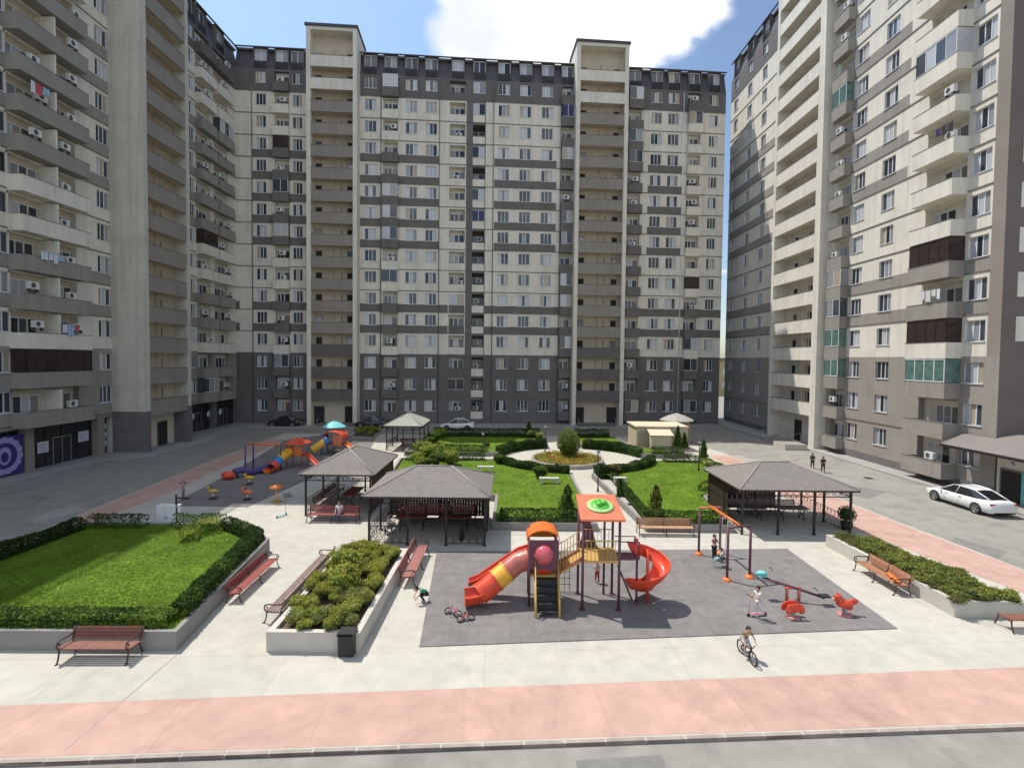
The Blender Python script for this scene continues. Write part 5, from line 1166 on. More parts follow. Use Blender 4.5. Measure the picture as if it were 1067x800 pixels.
# ---------------------------------------------------------------- people
def skin_mesh(V, E, R, sub=1, root=0):
    me = bpy.data.meshes.new('tmp'); me.from_pydata([tuple(v) for v in V], E, []); o = bpy.data.objects.new('tmp', me); C.objects.link(o)
    md = o.modifiers.new('s', 'SKIN'); md.use_smooth_shade = True
    sv = me.skin_vertices[0].data if me.skin_vertices else None
    if sv is None:
        bpy.context.view_layer.update(); me.skin_vertices
    for i, r in enumerate(R): sv[i].radius = (r, r) if not isinstance(r, tuple) else r
    for i in range(len(V)): sv[i].use_root = (i == root)
    if sub: q = o.modifiers.new('u', 'SUBSURF'); q.levels = sub; q.render_levels = sub
    dg = bpy.context.evaluated_depsgraph_get(); ev = o.evaluated_get(dg); m2 = bpy.data.meshes.new_from_object(ev)
    bpy.data.objects.remove(o); bpy.data.meshes.remove(me); return m2
def tri_mesh(me):
    return [tuple(v.co) for v in me.vertices], [tuple(p.vertices) for p in me.polygons]
STAND = dict(hip=(0,0,.53), waist=(0,0,.62), chest=(0,.0,.73), neck=(0,0,.815), head=(0,.01,.90), top=(0,.005,.965),
    shR=(.10,0,.785), elR=(.135,-.01,.64), wrR=(.15,.03,.50), shL=(-.10,0,.785), elL=(-.135,-.01,.64), wrL=(-.15,.03,.50),
    hpR=(.05,0,.50), knR=(.055,.015,.28), anR=(.055,-.005,.05), toR=(.06,.075,.02), hpL=(-.05,0,.50), knL=(-.055,.015,.28), anL=(-.055,-.005,.05), toL=(-.06,.075,.02))
def person(label, loc, rz, h, pose, shirt, pants, hair=HAIR, hat=None, shorts=False, sleeves=False, girl=False, shoe=(.3,.3,.3), group=None):
    J = dict(STAND); J.update(pose); J = {k: Vector(v)*h for k, v in J.items()}; kid = max(1.0, min(1.28, 1.75/h*.86)) if h < 1.5 else 1.0
    t = thing('person', label, 'person', loc, rz, group)
    hd = h*.062*kid; J['top'] = J['head']+(J['head']-J['neck']).normalized()*hd*.9
    names = ['hip','waist','chest','neck','head','shR','elR','wrR','shL','elL','wrL','hpR','knR','anR','toR','hpL','knL','anL','toL']; ix = {n_: i for i, n_ in enumerate(names)}
    rad = dict(hip=.062,waist=.056,chest=.068,neck=.026,head=.05,shR=.034,elR=.022,wrR=.015,shL=.034,elL=.022,wrL=.015,hpR=.05,knR=.033,anR=.02,toR=.018,hpL=.05,knL=.033,anL=.02,toL=.018)
    E = [('hip','waist'),('waist','chest'),('chest','neck'),('neck','head'),('chest','shR'),('shR','elR'),('elR','wrR'),('chest','shL'),('shL','elL'),('elL','wrL'),('hip','hpR'),('hpR','knR'),('knR','anR'),('anR','toR'),('hip','hpL'),('hpL','knL'),('knL','anL'),('anL','toL')]
    V = [J[n_] for n_ in names]; R = [rad[n_]*h for n_ in names]; R[ix['head']] = hd*.8
    me = skin_mesh(V, [(ix[a], ix[b]) for a, b in E], R, 1); vs, fs = tri_mesh(me); bpy.data.meshes.remove(me)
    B = MB(); B.mesh(vs, fs, SKIN, True)
    up = (J['head']-J['neck']).normalized(); B.ball((0,0,0), 1, SKIN, 12, M=Matrix.Translation(J['head']) @ Matrix.Diagonal((hd*.80, hd*.95, hd*1.12, 1)))
    fw = Vector((0,1,0)); hc_ = J['head']
    B.ball(tuple(hc_+Vector((0, hd*.98, -hd*.12))), hd*.15, SKIN, 6)
    for s_ in (-1, 1):
        B.ball(tuple(hc_+Vector((s_*hd*.32, hd*.84, hd*.08))), hd*.11, HAIR, 6); B.ball(tuple(hc_+Vector((s_*hd*.80, 0, -.05*hd))), hd*.18, SKIN, 6, (.5,1,1.3))
    B.box(hc_.x-hd*.25, hc_.x+hd*.25, hc_.y+hd*.80, hc_.y+hd*.9, hc_.z-hd*.52, hc_.z-hd*.44, mat('lips', (.35,.12,.1), .6, 0))
    for s_ in 'RL':       # hands: palm, four fingers, thumb
        w_, e_ = J['wr'+s_], J['el'+s_]; d = (w_-e_).normalized(); a = d.orthogonal().normalized(); bb = d.cross(a); sc = h*.058
        B.ball((0,0,0), 1, SKIN, 8, M=Matrix.Translation(w_+d*sc*.55) @ Matrix([[*(a*sc*.42),0],[*(bb*sc*.2),0],[*(d*sc*.6),0],[0,0,0,1]]).transposed())
        for k in range(4):
            q = w_+d*sc*1.0+a*sc*(-.3+.2*k); ln = sc*(.55, .68, .62, .48)[k]; B.tube([q, q+d*ln*.6+bb*ln*.15, q+d*ln*.85+bb*ln*.5], sc*.09, SKIN, 5)
        q = w_+d*sc*.4+a*sc*.4; B.tube([q, q+a*sc*.3+d*sc*.3, q+a*sc*.35+d*sc*.6], sc*.1, SKIN, 5)
    B.build('body', t)
    def garment(name, nodes, edges, infl, col, ext={}):
        loc_ = {n_: i for i, n_ in enumerate(nodes)}; V = [ext.get(n_, J.get(n_)) for n_ in nodes]; R = [rad.get(n_, .03)*h*infl+.006 for n_ in nodes]
        m_ = skin_mesh(V, [(loc_[a], loc_[b]) for a, b in edges], R, 1); vs, fs = tri_mesh(m_); bpy.data.meshes.remove(m_); g_ = MB(); g_.mesh(vs, fs, cloth(col), True); g_.build(name, t)
    ex = {'mR': J['elR'] if sleeves else J['shR'].lerp(J['elR'], .6), 'mL': J['elL'] if sleeves else J['shL'].lerp(J['elL'], .6), 'wR': J['elR'].lerp(J['wrR'], .85), 'wL': J['elL'].lerp(J['wrL'], .85), 'base': J['hip'].lerp(J['waist'], .2), 'nk': J['chest'].lerp(J['neck'], .55)}
    nd = ['base','waist','chest','nk','shR','mR','shL','mL']; ed = [('base','waist'),('waist','chest'),('chest','nk'),('chest','shR'),('shR','mR'),('chest','shL'),('shL','mL')]
    rad.update(mR=.024, mL=.024, wR=.018, wL=.018, base=.06, nk=.03)
    if sleeves: nd += ['wR','wL']; ed += [('mR','wR'),('mL','wL')]
    garment('dress' if girl else 'shirt', nd, ed, 1.14, shirt, ex)
    ex2 = {}; q = .45 if shorts else .95
    for s_ in 'RL': ex2['c'+s_] = J['kn'+s_] if not shorts else J['hp'+s_].lerp(J['kn'+s_], .75); ex2['d'+s_] = J['kn'+s_].lerp(J['an'+s_], .9)
    rad.update(cR=.036, cL=.036, dR=.025, dL=.025)
    nd = ['hip','hpR','cR','hpL','cL']; ed = [('hip','hpR'),('hpR','cR'),('hip','hpL'),('hpL','cL')]
    if not shorts: nd += ['dR','dL']; ed += [('cR','dR'),('cL','dL')]
    garment('trousers', nd, ed, 1.16, pants, ex2)
    Hm = MB()
    M_ = Matrix.Translation(hc_+Vector((0,-hd*.12,hd*.16))) @ Matrix.Diagonal((hd*.92, hd*1.0, hd*1.12, 1)); vs = []; fs = []
    for i in range(6):
        a = pi*.62*i/5
        for k in range(12): ph = 2*pi*k/12; cut = 1 if not (sin(ph) > .3 and i > 3) else .62; aa = a*cut; vs.append(M_ @ Vector((sin(aa)*cos(ph), sin(aa)*sin(ph), cos(aa))))
    for i in range(5):
        for k in range(12): fs.append((i*12+k, (i+1)*12+k, (i+1)*12+(k+1)%12, i*12+(k+1)%12))
    Hm.mesh(vs, fs, hat or hair, True); Hm.build('cap' if hat else 'hair', t)
    for s_ in 'RL':
        Sh = MB(); a, b_ = J['an'+s_], J['to'+s_]; Sh.tube([a+Vector((0,-.02*h,-.012*h)), a.lerp(b_, .5), b_], .024*h, cloth(shoe), 8, radii=[.026*h,.026*h,.02*h]); Sh.build('shoe', t)
    return t
def at(px, py, z=0.0): p = G(px, py, z); return (p.x, p.y, z)
MZ = .03
WALK = dict(anR=(.055,-.13,.07), toR=(.055,-.06,.02), knR=(.055,-.02,.28), anL=(-.055,.12,.05), toL=(-.055,.20,.03), knL=(-.055,.09,.29), wrR=(.13,.14,.55), elR=(.13,.02,.64), wrL=(-.13,-.10,.54), elL=(-.135,-.08,.65))
SIT = dict(hip=(0,0,.30), waist=(0,.0,.38), chest=(0,-.01,.50), neck=(0,0,.585), head=(0,.02,.67), shR=(.10,0,.56), shL=(-.10,0,.56), elR=(.13,.04,.44), elL=(-.13,.04,.44), wrR=(.08,.17,.38), wrL=(-.08,.17,.38),
    hpR=(.05,.02,.28), hpL=(-.05,.02,.28), knR=(.06,.24,.29), knL=(-.06,.24,.29), anR=(.06,.25,.06), anL=(-.06,.26,.06), toR=(.06,.33,.03), toL=(-.06,.34,.03))
person('dark haired child in white gliding a scooter across the near play mat', at(789, 641.5, .03+.08), radians(100), 1.12, dict(WALK, wrR=(.08,.22,.62), elR=(.12,.08,.66), wrL=(-.08,.22,.62), elL=(-.12,.08,.66), anR=(.0,-.02,.03), toR=(.0,.06,.005), knR=(.03,.03,.28), anL=(-.03,-.20,.08), toL=(-.03,-.14,.05), knL=(-.04,-.03,.30)), (.68,.68,.68), (.6,.6,.62), shoe=(.6,.55,.5))
person('child in a dark pink top standing behind the swing', at(744, 583, .03), radians(200), 1.22, dict(wrR=(.12,.18,.66), elR=(.13,.06,.66), wrL=(-.12,.18,.66), elL=(-.13,.06,.66)), (.25,.13,.15), (.03,.035,.04))
person('crouching child in a green shirt by the bench beside the middle planter', at(442, 627), radians(120), 1.15, dict(hip=(0,-.08,.30), waist=(0,-.01,.37), chest=(0,.10,.44), neck=(0,.20,.49), head=(0,.29,.51), shR=(.10,.15,.48), shL=(-.10,.15,.48), elR=(.14,.2,.36), elL=(-.14,.2,.36), wrR=(.1,.3,.25), wrL=(-.1,.3,.25),
    hpR=(.05,-.06,.29), hpL=(-.05,-.06,.29), knR=(.08,.14,.26), knL=(-.08,.14,.26)), (.03,.35,.22), (.02,.02,.025))
person('small child in red and white under the play tower deck', at(622, 607, .03), radians(180), .9, WALK, (.55,.45,.42), (.45,.05,.06))
sp = G(350, 545); person('person in white and dark blue sitting on the pink red bench', (sp.x+.05, sp.y+.42, -.06), radians(180), 1.62, dict(SIT, hip=(0,0,.32)), (.55,.55,.6), (.06,.07,.14))
person('adult in black walking on the right road, nearer the camera of the two', at(857.5, 492, RZ), radians(-20), 1.4, WALK, (.02,.02,.022), (.02,.02,.025), sleeves=True, shoe=(.02,.02,.02))
person('adult in black walking on the right road, farther of the two', at(846.5, 488, RZ), radians(-20), 1.4, WALK, (.025,.025,.03), (.015,.015,.02), sleeves=True, shoe=(.02,.02,.02))
for (dx, dy, sh, lb_, a) in ((-2.3, -.6, (.5,.5,.5), 'person in pale clothes sitting at the left side of the middle front gazebo', -70), (-1.9, .9, (.22,.05,.09), 'person in dark red sitting at the left inside the middle front gazebo', -80)):
    person(lb_, (GZ[0]+dx, GZ[1]+dy, -.06), radians(a), 1.6, dict(SIT), sh, (.3,.3,.32))
    b = MB(); b.box(-.25,.25,-.22,.22,.38,.42,WOODGR); tt = thing('stool', 'stool under the '+lb_[:lb_.index(' sitting')]+' in the middle front gazebo', 'stool', (GZ[0]+dx, GZ[1]+dy, 0), radians(a)); b.build('seat', tt)
    for (sx, sy) in ((1,1),(1,-1),(-1,1),(-1,-1)): b = MB(); b.box(sx*.2-.02, sx*.2+.02, sy*.17-.02, sy*.17+.02, 0, .38, IRON); b.build('leg', tt)

# ---------------------------------------------------------------- bicycles and scooter
def wheel(par, name, c, r, col=RUB):
    w_ = MB(); n = 24; M_ = Matrix.Translation(c) @ Matrix.Rotation(pi/2, 4, 'X')
    w_.tube([M_ @ Vector((r*cos(2*pi*i/n), r*sin(2*pi*i/n), 0)) for i in range(n+1)], .022, col, 6, cap=False); o = w_.build(name, par)
    s_ = MB()
    for i in range(12): a = 2*pi*i/12; s_.tube([M_ @ Vector((0,0,.02)), M_ @ Vector((r*cos(a), r*sin(a), 0))], .004, STEEL, 3)
    s_.tube([M_ @ Vector((0,0,-.04)), M_ @ Vector((0,0,.04))], .025, STEEL, 6); s_.build('spokes', o); return o
def bicycle(loc, rz, s, label, paint, lean=0.0):
    t = thing('bicycle', label, 'bicycle', loc, rz); t.rotation_euler = (lean, 0, rz); r = .24*s/.8; wb = .42*s/.8
    wheel(t, 'wheel', (wb, 0, r), r); wheel(t, 'wheel', (-wb, 0, r), r)
    f = MB(); bbk = (-.04*s, 0, r*.9); hs_ = (wb*.72, 0, r+.32*s); se = (-.16*s, 0, r+.34*s)
    for a, b_ in ((bbk, hs_), (se, bbk), (se, hs_), (bbk, (-wb,.0,r)), (se, (-wb,0,r))): f.tube([a, b_], .018, paint, 6)
    f.build('frame', t)
    f = MB(); f.tube([(wb,0,r), hs_, (wb*.66,0,r+.42*s)], .016, paint, 6); f.build('fork', t)
    f = MB(); f.tube([(wb*.5,-.24*s,r+.46*s), (wb*.68,-.1*s,r+.42*s), (wb*.68,.1*s,r+.42*s), (wb*.5,.24*s,r+.46*s)], .014, RUB, 6); f.build('handlebar', t)
    f = MB(); f.ball((-.19*s,0,r+.40*s), .1*s, RUB, 8, (1.2,.7,.35)); f.tube([(-.19*s,0,r+.38*s), se], .014, STEEL, 5); f.build('saddle', t)
    f = MB(); f.tube([(bbk[0],-.08,bbk[2]), (bbk[0],.08,bbk[2])], .03, STEEL, 6); f.box(bbk[0]-.04,bbk[0]+.04,.08,.16,bbk[2]-.14,bbk[2]-.12,RUB); f.box(bbk[0]-.04,bbk[0]+.04,-.16,-.08,bbk[2]+.12,bbk[2]+.14,RUB); f.build('pedal', t)
    return t
bp_ = at(778, 686); brz = radians(-84)
bicycle(bp_, brz, .66, 'small dark bicycle ridden by the child in front of the play mat', IRON)
person('child in a dark yellow top riding the small bicycle before the play mat', (bp_[0], bp_[1], 0), brz-pi/2, 1.14, dict(hip=(0,-.15,.50), waist=(0,-.11,.58), chest=(0,-.03,.68), neck=(0,.02,.755), head=(0,.06,.84), shR=(.10,.0,.725), shL=(-.10,.0,.725), elR=(.15,.08,.62), elL=(-.15,.08,.62), wrR=(.155,.14,.545), wrL=(-.155,.14,.545),
    hpR=(.05,-.12,.48), hpL=(-.05,-.12,.48), knR=(.08,.08,.42), knL=(-.08,.10,.34), anR=(.09,-.02,.24), anL=(-.09,-.03,.10), toR=(.09,.06,.21), toL=(-.09,.05,.07)), (.16,.13,.04), (.5,.5,.55), shorts=True)
q = at(474, 643, .03); bicycle((q[0]-.15, q[1]+.1, .06), radians(150), .42, 'small pink bicycle lying on the left of the play mat', mat('bike_pink', (.6,.16,.22), .4, .05, 3), lean=radians(62))
q = at(482, 646, .03); t = bicycle((q[0]+.15, q[1]-.1, .06), radians(20), .38, 'small red and dark bicycle leaning beside the pink one', mat('bike_red', (.4,.05,.05), .4, .05, 3), lean=radians(-58))
def scooter(loc, rz, label, col):
    t = thing('kick_scooter', label, 'scooter', loc, rz)
    b = MB(); b.box(-.3,.25,-.055,.055,.08,.105,col); b.build('deck', t)
    b = MB(); b.tube([(.32,0,.06),(.27,0,.75)], .016, STEEL, 6); b.build('stem', t)
    b = MB(); b.tube([(.27,-.18,.75),(.27,.18,.75)], .016, RUB, 6); b.build('handlebar', t)
    for x in (.33, -.34): b = MB(); b.lathe([(0,-.015),(.06,-.015),(.06,.015),(0,.015)], RUB, 12, M=Matrix.Translation((x,0,.06)) @ Matrix.Rotation(pi/2,4,'X')); b.build('wheel', t)
q = at(789, 641.5, .03); scooter((q[0]-.02, q[1], .03), radians(190), 'pink kick scooter under the child in white', mat('scooter_pink', (.6,.2,.3), .4, .05, 3))
scooter((G1[0]-3.2, G1[1]-3.0, 0), 1.2, 'small scooter standing left of the left gazebo', TEAL)

# ---------------------------------------------------------------- big play tower
g3 = lambda px, py, z: G(px, py, z)
t = thing('play_tower', 'big play structure with red roof, stairs and spiral slide on the near play mat', 'play structure', (2.2, 19.6, .03)); PT = t; O_ = -Vector(t.location)
def part(f, name, par=None):
    m_ = MB(); f(m_); return m_.build(name, par or PT, O_ if par is None else (0,0,0))
A_ = G(606.5, 636); Tx0, Tx1, Ty0, Ty1 = A_.x, A_.x+1.35, A_.y, A_.y+1.3
for (x, y) in ((Tx0,Ty0),(Tx1,Ty0),(Tx1,Ty1),(Tx0,Ty1)): part(lambda m: (m.tube([(x,y,0),(x,y,3.5)], .05, PUR, 10), m.tube([(x,y,.03),(x,y,.05)], .12, PUR, 10)), 'post')
mid_x = (Tx0+Tx1)/2; part(lambda m: m.tube([(mid_x+.35,Ty1,0),(mid_x+.35,Ty1,3.4)], .045, PUR, 10), 'post')
zr0, zr1 = 3.42, 3.85
def roofp(m):
    x0, x1, y0, y1 = Tx0-.14, Tx1+.16, Ty0-.25, Ty1+.35
    vs = [(x0,y0,zr0),(x1,y0,zr0),(x1-.06,y1,zr1),(x0+.06,y1,zr1)]; vs += [(a,b_,c_+.07) for a,b_,c_ in vs]
    m.mesh(vs, [(3,2,1,0),(4,5,6,7),(0,1,5,4),(1,2,6,5),(2,3,7,6),(3,0,4,7)], CORAL)
rp = part(roofp, 'roof')
cx_, cy_ = mid_x+.05, (Ty0+Ty1)/2+.05; slope = math.atan((zr1-zr0)/(Ty1-Ty0+.6)); Mr = Matrix.Translation((cx_, cy_, (zr0+zr1)/2+.09)) @ Matrix.Rotation(slope, 4, 'X')
PGR = mat('plastic_pale_green', (.35,.58,.22), .45, .1, 3)
part(lambda m: m.lathe([(.52,0),(.52,.03),(.44,.05),(0,.05)], PGR, 28, M=Mr), 'roof_disc')
part(lambda m: (m.lathe([(.36,.05),(.34,.09),(0,.1)], GRN, 24, M=Mr), [m.ball((.13*cos(a),.13*sin(a),.15), .13, GRN, 10, (1,1,.8), Mr) for a in (0, 2.1, 4.2)]), 'roof_knob')
zd, zl = 1.9, 1.22     # deck heights
part(lambda m: m.box(Tx0-.03, Tx1+.03, Ty0-.03, Ty1+.03, zd-.1, zd, YELD), 'deck')
Lx0, Lx1 = G(551, 630.5).x, G(580, 630.5).x; Ly0, Ly1 = Ty0+.25, Ty0+1.3
for (x, y) in ((Lx0,Ly0),(Lx1,Ly0),(Lx1,Ly1),(Lx0,Ly1)): part(lambda m: m.tube([(x,y,0),(x,y,2.75 if y > Ly0+.1 else 2.55)], .048, PUR, 10), 'post')
part(lambda m: m.box(Lx0, Lx1, Ly0, Ly1, zl-.08, zl, YELD), 'deck')
# arched orange roof over the left deck
def arch(m, x0, x1, y0, y1, z0, hh, mt, th=.05, n=12):
    pts = [((x0+x1)/2-(x1-x0)/2*cos(pi*i/n), z0+hh*sin(pi*i/n)) for i in range(n+1)]
    for i in range(n):
        (xa, za), (xb, zb) = pts[i], pts[i+1]; m.poly([(xa,y0,za),(xb,y0,zb),(xb,y1,zb),(xa,y1,za)], mt, True); m.poly([(xa,y0,za-th),(xa,y1,za-th),(xb,y1,zb-th),(xb,y0,zb-th)], mt, True); m.poly([(xa,y0,za-th),(xb,y0,zb-th),(xb,y0,zb),(xa,y0,za)], mt)
part(lambda m: arch(m, Lx0-.1, Lx1+.1, Ly0+.15, Ly1+.15, 2.45, .42, ORG), 'canopy_arch')
part(lambda m: m.box(Lx0+.04, Lx1-.04, Ly1-.02, Ly1+.03, 2.3, 2.62, YEL), 'canopy_panel')
for x in (Lx0-.02, Lx1+.02): part(lambda m: m.box(x-.025, x+.025, Ly0+.08, Ly1-.08, zl+.02, 2.35, RED), 'side_panel')
# purple portal panel with a round red barrel seen in it
def portal(m):
    n = 24; cx, cz, r0 = (Lx0+Lx1)/2, 2.02, .37; x0, x1, z0, z1 = Lx0-.02, Lx1+.02, 1.78-.35, 2.55; y0 = Ly0-.06
    ring = [(cx+r0*cos(2*pi*i/n), cz+r0*sin(2*pi*i/n)) for i in range(n)]
    def out(px, pz):
        dx, dz = px-cx, pz-cz; s_ = min([(x1-cx)/dx if dx > 1e-6 else 9e9, (x0-cx)/dx if dx < -1e-6 else 9e9, (z1-cz)/dz if dz > 1e-6 else 9e9, (z0-cz)/dz if dz < -1e-6 else 9e9]); return (cx+dx*s_, cz+dz*s_)
    for yy, rev in ((y0, False), (y0+.04, True)):
        for i in range(n):
            a, b_ = ring[i], ring[(i+1)%n]; A, B = out(*a), out(*b_); f = [(A[0],yy,A[1]),(B[0],yy,B[1]),(b_[0],yy,b_[1]),(a[0],yy,a[1])]; m.poly(f[::-1] if rev else f, PUR)
part(portal, 'portal_panel')
part(lambda m: m.lathe([(.36,-.1),(.36,.1),(.3,.28),(.12,.40),(0,.42)], mat('plastic_clear_red', (.55,.10,.12), .2, .05, 3, coat=.5), 20, M=Matrix.Translation(((Lx0+Lx1)/2, Ly0-.02, 2.02)) @ Matrix.Rotation(pi/2, 4, 'X')), 'bubble_window')
part(lambda m: m.tube([((Lx0+Lx1)/2, Ly0-.05, 1.62), ((Lx0+Lx1)/2, Ly0+.3, 1.62)], .36, RED, 18), 'crawl_barrel')
# stairs at the front of the left deck
Sx0, Sx1 = Lx0+.22, Lx1+.02; Sy0 = G(570, 643).y; Sy1 = Ly0-.02
for i in range(5):
    f_ = (i+.5)/5; y = Sy0+(Sy1-Sy0)*f_; z = zl*(i+1)/5.4; part(lambda m: m.box(Sx0+.05, Sx1-.05, y-.15, y+.12, z-.04, z, TREAD), 'step')
    if i: part(lambda m: m.box(Sx0+.05, Sx1-.05, y-.15, y-.13, z-.2, z-.04, TREAD), 'riser')
for x in (Sx0, Sx1):
    part(lambda m: m.tube([(x,Sy0-.1,.02),(x,Sy0-.08,.25),(x,Sy1,zl+.05)], .045, YELD, 8), 'stringer')
    part(lambda m: m.tube([(x,Sy0-.1,.02),(x,Sy0-.12,.6),(x,Sy0,.72),(x,Sy1,zl+.68),(x,Sy1,zl)], .028, YELD, 8), 'handrail')
# tube slide to the left
sl = [Vector((Lx0-.0, Ly0+.5, 1.62)), Vector((Lx0-.45, Ly0+.45, 1.50)), Vector((Lx0-.85, Ly0+.3, 1.22)), Vector((Lx0-1.25, Ly0+.12, .94)), Vector((Lx0-1.55, Ly0-.0, .72)), Vector((Lx0-1.85, Ly0-.1, .52))]
def seg(a, b_, mt, nm):
    def f(m):
        pts = [sl[i] for i in range(a, b_+1)]; m.tube(pts, .40, mt, 20, cap=False); m.tube([p_*1.0 for p_ in pts], .36, mt, 20, cap=False)
        for p_, q_ in ((pts[0], pts[1]), (pts[-1], pts[-2])): d = (q_-p_).normalized()*.04; m.tube([p_, p_+d], .435, mt, 20, cap=False)
    part(f, nm)
seg(0, 2, MAR, 'tube_slide_section'); seg(2, 3, YEL, 'tube_slide_section'); seg(3, 5, RED, 'tube_slide_section')
def chute(m, pts, wdt, rad_, mt, wall=.22, n=8):
    pts = [Vector(p) for p in pts]; rings = []
    for i, p_ in enumerate(pts):
        d = (pts[min(i+1, len(pts)-1)]-pts[max(i-1, 0)]); d.z = 0; d.normalize(); s_ = Vector((-d.y, d.x, 0))
        rings.append([p_+s_*(wdt/2*(-1+2*k/n))+Vector((0,0,wall*abs(-1+2*k/n)**2.6)) for k in range(n+1)])
    for lay, off in ((0, 0), (1, -.03)):
        vs = [q_+Vector((0,0,off)) for R_ in rings for q_ in R_]; fs = [(i*(n+1)+k, (i+1)*(n+1)+k, (i+1)*(n+1)+k+1, i*(n+1)+k+1) for i in range(len(rings)-1) for k in range(n)]
        m.mesh(vs, fs, mt, True)
    for e_ in (0, n): m.tube([R_[e_] for R_ in rings], .035, mt, 6)
part(lambda m: chute(m, [sl[-1]+Vector((.15,.03,-.26)), sl[-1]+Vector((-.15,-.03,-.34)), sl[-1]+Vector((-.4,-.06,-.38)), sl[-1]+Vector((-.55,-.08,-.36))], .84, .3, RED, .42), 'slide_mouth')
# open red chute behind the tube
part(lambda m: chute(m, [(Lx0+.05, Ly1-.1, 1.75), (Lx0-.4, Ly1-.1, 1.62), (Lx0-1.0, Ly1-.1, 1.2), (Lx0-1.6, Ly1-.12, .78), (Lx0-2.0, Ly1-.14, .5), (Lx0-2.35, Ly1-.16, .38)], .42, .3, RED, .2), 'straight_slide')
# ramp bridge with yellow rails up to the tall deck
def ramp(m): 
    a, b_ = Vector((Lx1, Ly0+.1, zl)), Vector((Tx0, Ty0+.1, zd)); 
    m.mesh([a, a+Vector((0,.8,0)), b_+Vector((0,.9,0)), b_, a-Vector((0,0,.1)), a+Vector((0,.8,-.1)), b_+Vector((0,.9,-.1)), b_-Vector((0,0,.1))], [(0,3,2,1),(4,5,6,7),(0,4,7,3),(1,2,6,5),(0,1,5,4),(3,7,6,2)], YELD)
part(ramp, 'ramp')
for dy, nm in ((.1, 'ramp_rail'), (.95, 'ramp_rail')):
    def rail(m):
        a, b_ = Vector((Lx1, Ly0+dy, zl)), Vector((Tx0, Ty0+dy, zd)); up = Vector((0,0,.75)); m.tube([a, a+up, b_+up, b_], .025, YELD, 6); m.tube([a+Vector((0,0,.05)), b_+Vector((0,0,.05))], .045, MAR, 6)
        for i in range(1, 8): p_ = a.lerp(b_, i/8); m.tube([p_, p_+up], .014, YELD, 5)
    part(rail, nm)
for (a, b_) in (((Tx0,Ty0),(Tx1,Ty0)), ((Tx0,Ty1),(Tx1,Ty1))):
    def rail2(m):
        A, B = Vector((*a,zd)), Vector((*b_,zd)); m.tube([A+Vector((0,0,.72)), B+Vector((0,0,.72))], .022, YELD, 6)
        for i in range(1, 9): p_ = A.lerp(B, i/9); m.tube([p_, p_+Vector((0,0,.72))], .012, YELD if a[1] == Ty0 else STEEL, 5)
    part(rail2, 'deck_rail')
part(lambda m: [m.poly([(Tx0+.02, Ty1+.03, zd), (Tx0+.75, Ty1+.03, zd), (Tx0+.38, Ty1+.03, zd+1.35)], PUR), m.poly([(Tx0+.02, Ty1+.06, zd), (Tx0+.38, Ty1+.06, zd+1.35), (Tx0+.75, Ty1+.06, zd)], PUR)], 'climbing_panel')
# bridge to the spiral slide
SC = G(669, 622); SCx, SCy = SC.x+.05, SC.y+.1
Bx1 = SCx-.42; By = Ty0+.55
part(lambda m: m.box(Tx1, Bx1, By-.28, By+.32, zd-.1, zd-.02, PUR), 'bridge')
for d in (-.28, .32): part(lambda m: (m.tube([(Tx1,By+d,zd+.6),(Bx1,By+d,zd+.6)], .02, PUR, 6), m.tube([(Bx1,By+d,zd-.05),(Bx1,By+d,zd+.6)], .03, PUR, 6)), 'bridge_rail')
part(lambda m: m.tube([(Bx1,By,0),(Bx1,By,zd-.1)], .045, PUR, 8), 'post')
def spiral(m):
    pts = []; n = 26; r0 = .52; th0 = radians(150); tot = radians(-395)
    yc = By+.05
    for i in range(n+1): f_ = i/n; a = th0+tot*f_; pts.append((SCx+r0*cos(a), yc+r0*sin(a)*.95, zd-.02-(zd-.32)*f_))
    d = Vector(pts[-1])-Vector(pts[-2]); d.z = 0; d.normalize()
    pts += [tuple(Vector(pts[-1])+d*.3+Vector((0,0,-.08))), tuple(Vector(pts[-1])+d*.6+Vector((0,0,-.10)))]
    chute(m, pts, .62, .3, RED, .34, 8)
part(spiral, 'spiral_slide')
part(lambda m: m.tube([(SCx,By+.05,0),(SCx,By+.05,2.1)], .055, RED, 10), 'spiral_pole')
part(lambda m: chute(m, [(Bx1-.05, By+.05, zd-.01), (Bx1+.12, By+.05, zd-.02)], .62, .3, RED, .5), 'spiral_entry')
cp1, cp2 = (Tx1+.02, Ty0, 1.55), (G(658, 624).x, G(658, 624).y, .03)
part(lambda m: (m.tube([cp1, cp2], .03, PUR, 8), m.tube([(cp1[0]-.0, cp1[1]+.35, cp1[2]), (cp2[0], cp2[1]+.35, .03)], .03, PUR, 8), [m.tube([Vector(cp1).lerp(Vector(cp2), k/6), Vector(cp1).lerp(Vector(cp2), k/6)+Vector((0,.35,0))], .018, PUR, 6) for k in range(1, 6)]), 'climbing_ladder')
part(lambda m: [m.tube([(Tx0-.9+.2*k, Ty1+.25, .05), (Tx0-.9+.2*k, Ty1+.25, 1.3)], .012, IRON, 5) for k in range(4)]+[m.tube([(Tx0-.95, Ty1+.25, .3+.25*k), (Tx0-.25, Ty1+.25, .3+.25*k)], .012, IRON, 5) for k in range(5)], 'climbing_net')

